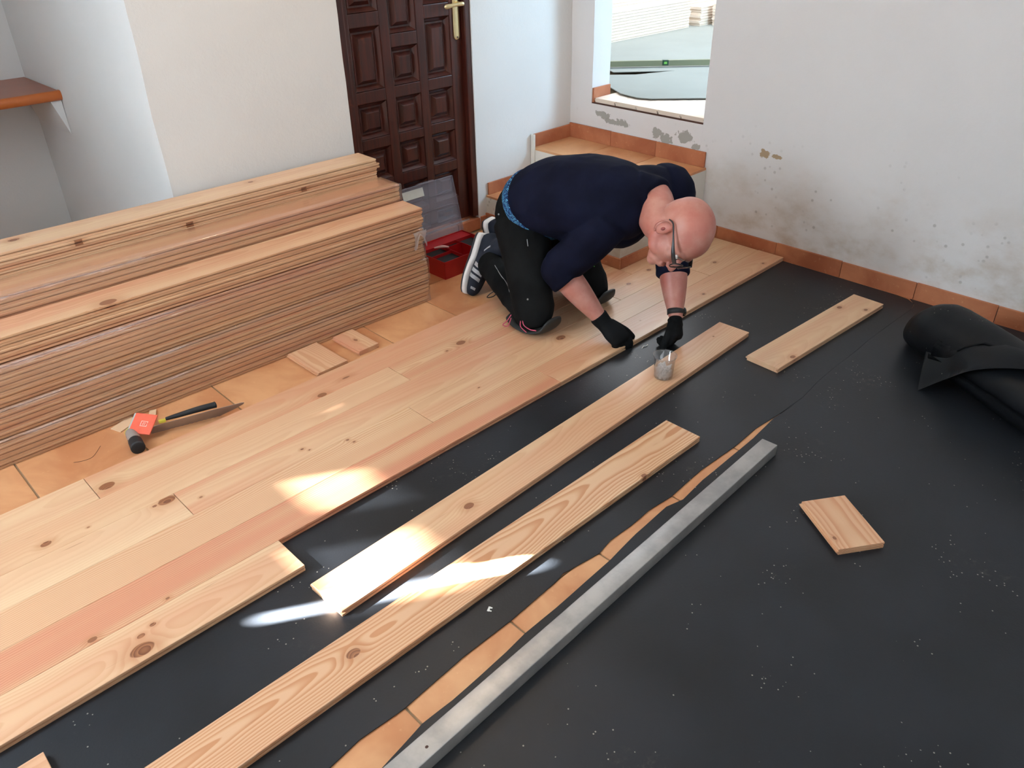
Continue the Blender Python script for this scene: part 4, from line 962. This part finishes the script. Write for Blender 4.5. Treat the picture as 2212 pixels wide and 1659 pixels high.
# shirt
bm = bmesh.new()
loft(bm, [((2.328, 2.215, .500), .184, .153), ((2.328, 2.16, .53), .185, .156), ((2.34, 2.04, .555), .186, .165), ((2.38, 1.92, .560), .190, .163), ((2.42, 1.83, .565), .165, .142), ((2.445, 1.785, .57), .125, .105)], 36, ref=(1, 0, 0), cap=.12)
ell(bm, (2.47, 1.825, .59), (.20, .095, .098), Matrix.Rotation(-.12, 3, 'Z'))
ell(bm, (2.36, 2.00, .485), (.155, .175, .135)); ell(bm, (2.42, 1.88, .50), (.15, .12, .13))
loft(bm, [(SHR + V3((.05, .02, .02)), .085, .085), (SHR, .085, .088), (SHR.lerp(ELR, .5), .078, .084), (ELR + V3((.0, .015, .01)), .074, .076)], 26, ref=(.5, .3, .8), cap=.12)
ell(bm, ELR + V3((0, .008, .004)), (.077, .077, .077))
loft(bm, [(ELR + V3((0, .0, .01)), .072, .074), (ELR.lerp(WRR, .10), .073, .074), (ELR.lerp(WRR, .17), .074, .075)], 26, ref=(.5, .3, .8), cap=.05)
loft(bm, [(SHL + V3((-.05, .02, .02)), .090, .095), (SHL, .090, .095), (SHL.lerp(ELL, .5), .078, .080), (ELL, .068, .070), (ELL.lerp(WRL, .24), .067, .067)], 26, ref=(.5, .3, .8), cap=.12)
loft(bm, [((2.425, 1.795, .585), .105, .105), ((2.45, 1.755, .585), .086, .088), ((2.452, 1.738, .583), .082, .083)], 24, ref=hs, cap=.1)
sh_ = padd(remesh('shirt', bm, .0055, SHIRT, None, 8)); wrinkle(sh_, .0085, 7.5, V3((.5, -.3, .8)).normalized(), .35)
bm = bmesh.new()
# trousers
ell(bm, (2.335, 2.265, .450), (.187, .152, .150)); loft(bm, [((2.33, 2.27, .44), .180, .150), ((2.328, 2.225, .485), .182, .154), ((2.328, 2.17, .53), .165, .13)], 30, ref=(1, 0, 0))
for h_, k_, a_, g in ((HR, KR, AR, 0), (HL, KL, AL, 0)):
    loft(bm, [(h_ + V3((0, .02, .01)), .105, .118), (h_.lerp(k_, .35), .098, .108), (h_.lerp(k_, .7), .088, .094), (k_ + V3((0, 0, .015)), .080, .082), (k_ + V3((0, -.01, -.012)), .070, .074)], 26, ref=(1, 0, 0), cap=.3)
    loft(bm, [(k_ + V3((0, .0, -.008)), .072, .068), (k_.lerp(a_, .3), .074, .062), (k_.lerp(a_, .65), .066, .060), (k_.lerp(a_, .92), .058, .060), (a_ + V3((.01, .03, .01)), .055, .062)], 26, ref=(1, 0, 0), cap=.15)
tr_ = padd(remesh('trousers', bm, .0055, TROUS, None, 8)); wrinkle(tr_, .0085, 8, V3((.2, .6, -.8)).normalized(), .4)
# belt
def belt_mat():
    t = NT('braided_blue_belt'); P = t.coords(); x, y, z = t.sep(P)
    a = t.math('ARCTAN2', t.math('SUBTRACT', z, .46), t.math('SUBTRACT', x, 0.))
    v = t.comb(t.math('MULTIPLY', a, 26), t.math('MULTIPLY', t.math('ADD', y, t.math('MULTIPLY', z, -.5)), 150), 0)
    w = t.n('ShaderNodeTexWave', wave_type='BANDS', bands_direction='DIAGONAL'); t.put(w.inputs['Vector'], v); w.inputs['Scale'].default_value = .75; w.inputs['Distortion'].default_value = 2.5; w.inputs['Detail'].default_value = 1
    d, c = t.voro(v, 1.1)
    m = t.math('MULTIPLY', t.smooth(w.outputs['Fac'], .5, .65), t.smooth(d, .55, .45))
    t.base(t.mix(m, lin(18, 52, 98), lin(104, 178, 214)), .7, .2); return t.m
bm = bmesh.new(); rings = []
loft(bm, [((-.003, .084, .478), .190, .163), ((-.003, .060, .502), .190, .163)], 60, ref=(1, 0, 0), cap=.02)
o = link('belt', bm, belt_mat(), man, True); o.location = (0, 0, 0)
# knee pads, rivets, stripes
PADM = plain('dark_grey_pad', lin(32, 36, 37), .55)
for k_, s in ((KR, 1), (KL, 1)):
    bm = bmesh.new(); b_ = V3((k_.x, k_.y, 0))
    loft(bm, [(b_ + V3((-.0, .11, .048)), .060, .018), (b_ + V3((0, .05, .042)), .078, .015), (b_ + V3((0, -.03, .042)), .080, .014), (b_ + V3((.0, -.085, .062)), .066, .016), (b_ + V3((0, -.105, .095)), .05, .012)], 24, ref=(1, 0, 0), cap=.6)
    padd(link('knee_pad', bm, PADM, None, True))
PINKC = plain('pink_cord', lin(196, 82, 112), .6)
def cord(pts, r, mat, nm='cord'): bm = bmesh.new(); tube(bm, pts, r, 7, 5); return padd(link(nm, bm, mat, None, True))
cord([(2.052, 2.135, .10), (2.040, 2.15, .07), (2.030, 2.165, .05), (2.046, 2.15, .045), (2.05, 2.135, .085)], .0022, PINKC, 'lace')
cord([(2.060, 2.075, .10), (2.050, 2.06, .08), (2.055, 2.03, .068), (2.062, 2.00, .07)], .0022, PINKC, 'lace')
cord([(2.060, 2.085, .095), (2.046, 2.075, .07), (2.045, 2.04, .055)], .0020, PINKC, 'lace')
cord([(2.44, 2.03, .26), (2.425, 2.02, .275), (2.42, 2.01, .255), (2.43, 2.01, .235)], .0022, plain('green_cord', lin(70, 170, 60), .6), 'lace')
cord([(2.225, 2.395, .075), (2.200, 2.42, .055), (2.195, 2.44, .03), (2.225, 2.43, .028), (2.25, 2.42, .05)], .0024, BLK, 'lace')
REFL = plain('reflective_grey', lin(150, 154, 156), .4)
def onsurf(o, px_dir_pts, off=.002):
    """drop points (given as camera-facing guesses) on the mesh by ray cast from outside towards the guess"""
    out = []; 
    for p, frm in px_dir_pts:
        org = V3(frm); d = (V3(p) - org).normalized(); ok, loc, nor, _ = o.ray_cast(org, d)
        out.append((loc + nor * off) if ok else V3(p))
    return out
def side(x, y, z): return ((x, y, z), (x - .5, y - .25, z + .35))
pts = onsurf(tr_, [side(*q) for q in ((2.245, 2.42, .17), (2.215, 2.35, .155), (2.19, 2.28, .14), (2.17, 2.22, .125))])
bm = bmesh.new(); loft(bm, [(p, .0022 + .003 * (i / 3), .0012) for i, p in enumerate(pts)], 8, ref=(0, .3, 1), sub=5); padd(link('reflective_stripe', bm, REFL, None, True))
for q in ((2.235, 2.28, .47), (2.13, 2.09, .15), (2.21, 2.33, .43)):
    p = onsurf(tr_, [side(*q)])[0]; bm = bmesh.new(); ell(bm, p, (.0038, .0038, .0038)); padd(link('rivet', bm, REFL, None, True))
pts = onsurf(tr_, [side(*q) for q in ((2.20, 2.16, .37), (2.195, 2.15, .345))]); bm = bmesh.new(); tube(bm, pts, .002, 6); padd(link('zip_pull', bm, REFL, None, True))
# gloves
bm = bmesh.new(); hand(bm, e=.0075, **RH); loft(bm, [(WRR + (ELR - WRR).normalized() * .024, .040, .037), (WRR, .039, .034), (WRR + V3((0, -.02, -.012)), .037, .029)], 20, ref=(1, 0, 0), cap=.1)
padd(remesh('glove', bm, .0034, GLOVE, None, 4))
bm = bmesh.new(); hand(bm, e=.0055, **LH); loft(bm, [(WRL + V3((.0, .004, -.012)), .031, .028), (WRL + V3((-.014, -.014, -.035)), .033, .028)], 20, ref=(1, 0, 0), cap=.1)
padd(remesh('glove', bm, .0034, GLOVE, None, 4))
# wrist watch
wa = (ELL - WRL).normalized(); wc = WRL + wa * .020
bm = bmesh.new(); U_ = wa.cross(V3((0, 0, 1))).normalized(); W_ = wa.cross(U_); seg = 28; rr_ = []
for hgt, r in ((-.011, .0295), (-.011, .0325), (.011, .0325), (.011, .0295)):
    rr_.append([bm.verts.new(wc + wa * hgt + U_ * r * math.cos(2 * PI * k / seg) * 1.04 + W_ * r * math.sin(2 * PI * k / seg)) for k in range(seg)])
for i in range(4):
    for k in range(seg): bm.faces.new((rr_[i][k], rr_[i][(k + 1) % seg], rr_[(i + 1) % 4][(k + 1) % seg], rr_[(i + 1) % 4][k]))
padd(link('watch_strap', bm, BLK, None, True))
wd = (R0 * .9 + F0 * .3); wd = (wd - wa * wd.dot(wa)).normalized(); wt = wa.cross(wd)
bm = bmesh.new(); loft(bm, [(wc + wd * .031, .019, .019), (wc + wd * .041, .018, .018)], 20, ref=wa, cap=.1); padd(link('watch_case', bm, plain('watch_black', lin(18, 19, 20), .25), None, True))

# shoes
def shoe(toe, heel, m, side_sign, nm):
    T = V3(toe); a = (V3(heel) - T).normalized(); m = V3(m); m = (m - a * m.dot(a)).normalized(); l = a.cross(m) * side_sign; LN = .285
    MID = cloth_mat('shoe_navy', lin(32, 36, 46), lin(48, 52, 62), 500)
    st = [(.0, .026, .016), (.02, .040, .024), (.07, .050, .030), (.12, .047, .036), (.17, .041, .042), (.22, .038, .046), (.26, .036, .042), (.28, .028, .034)]
    def cen(t, h): return T + a * t - m * (h + .012)
    bm = bmesh.new(); loft(bm, [(cen(t, h), w, h) for t, w, h in st], 26, ref=l, cap=.3, sub=4)
    loft(bm, [(cen(.20, .04), .036, .036), (cen(.235, .045) - m * .05, .040, .042), (cen(.25, .045) - m * .085, .041, .043)], 20, ref=l, cap=.1)
    e0 = empty('shoe', (0, 0, 0)); e0.parent = man; e0.location = -MB
    u = remesh('upper', bm, .004, MID, e0, 3)
    bm = bmesh.new(); loft(bm, [(T + a * (t - .002) - m * (.006 + .006 * (t > .12)), w + .004, .012 + (.006 if t > .12 else .002)) for t, w, h in st], 26, ref=l, cap=.3, power=2.8); link('midsole', bm, plain('white_midsole', lin(226, 224, 222), .6), e0, True)
    bm = bmesh.new(); loft(bm, [(T + a * (t - .002) + m * (.007), w + .003, .004) for t, w, h in st], 22, ref=l, cap=.3); link('outsole', bm, plain('dark_outsole', lin(60, 62, 66), .7), e0, True)
    WS = plain('white_stripe', lin(222, 224, 228), .5)
    def surf(t, ph, off=.0012):
        for (t0, w0, h0), (t1, w1, h1) in zip(st, st[1:]):
            if t0 <= t <= t1: q = (t - t0) / (t1 - t0); w = w0 + (w1 - w0) * q; h = h0 + (h1 - h0) * q; break
        org = cen(t, h) + (l * math.cos(ph) - m * math.sin(ph)) * .15; ok, loc, nor, _ = u.ray_cast(org, -(l * math.cos(ph) - m * math.sin(ph)))
        return (loc + nor * off, nor) if ok else (cen(t, h) + l * (w + off), l)
    def strip(t0, p0, t1, p1, wd, name):
        bm = bmesh.new(); A_ = []; n_ = 10
        for k in range(n_ + 1):
            f = k / n_; p, nn = surf(t0 + (t1 - t0) * f, p0 + (p1 - p0) * f); p2, _ = surf(t0 + (t1 - t0) * f + wd, p0 + (p1 - p0) * f); A_.append((bm.verts.new(p), bm.verts.new(p2)))
        for x_, y_ in zip(A_, A_[1:]): bm.faces.new((x_[0], x_[1], y_[1], y_[0]))
        bmesh.ops.solidify(bm, geom=bm.faces[:], thickness=.0008); link(name, bm, WS, e0)
    for k in range(3): strip(.082 + k * .027, -.30, .060 + k * .027, 1.02, .017, 'side_stripe')
    strip(.205, .25, .232, .80, .008, 'heel_mark'); strip(.026, .25, .020, .9, .012, 'toe_mark')
    return e0
_a = (V3((2.330, 2.600, .26)) - V3((2.205, 2.592, .006))).normalized(); _m = V3((-.10, 1, .05)); _m = (_m - _a * _m.dot(_a)).normalized(); _l = _a.cross(_m)
shoe((2.195, 2.585, .010), (2.322, 2.600, .26), (-.10, 1, .05), 1 if _l.x < 0 else -1, 'shoe')
shoe((2.50, 2.66, .010), (2.435, 2.675, .26), (.10, 1, .05), 1 if _l.x < 0 else -1, 'shoe')
for o in list(bpy.data.objects):
    if o.name.startswith('shoe') and o.type == 'MESH': pass
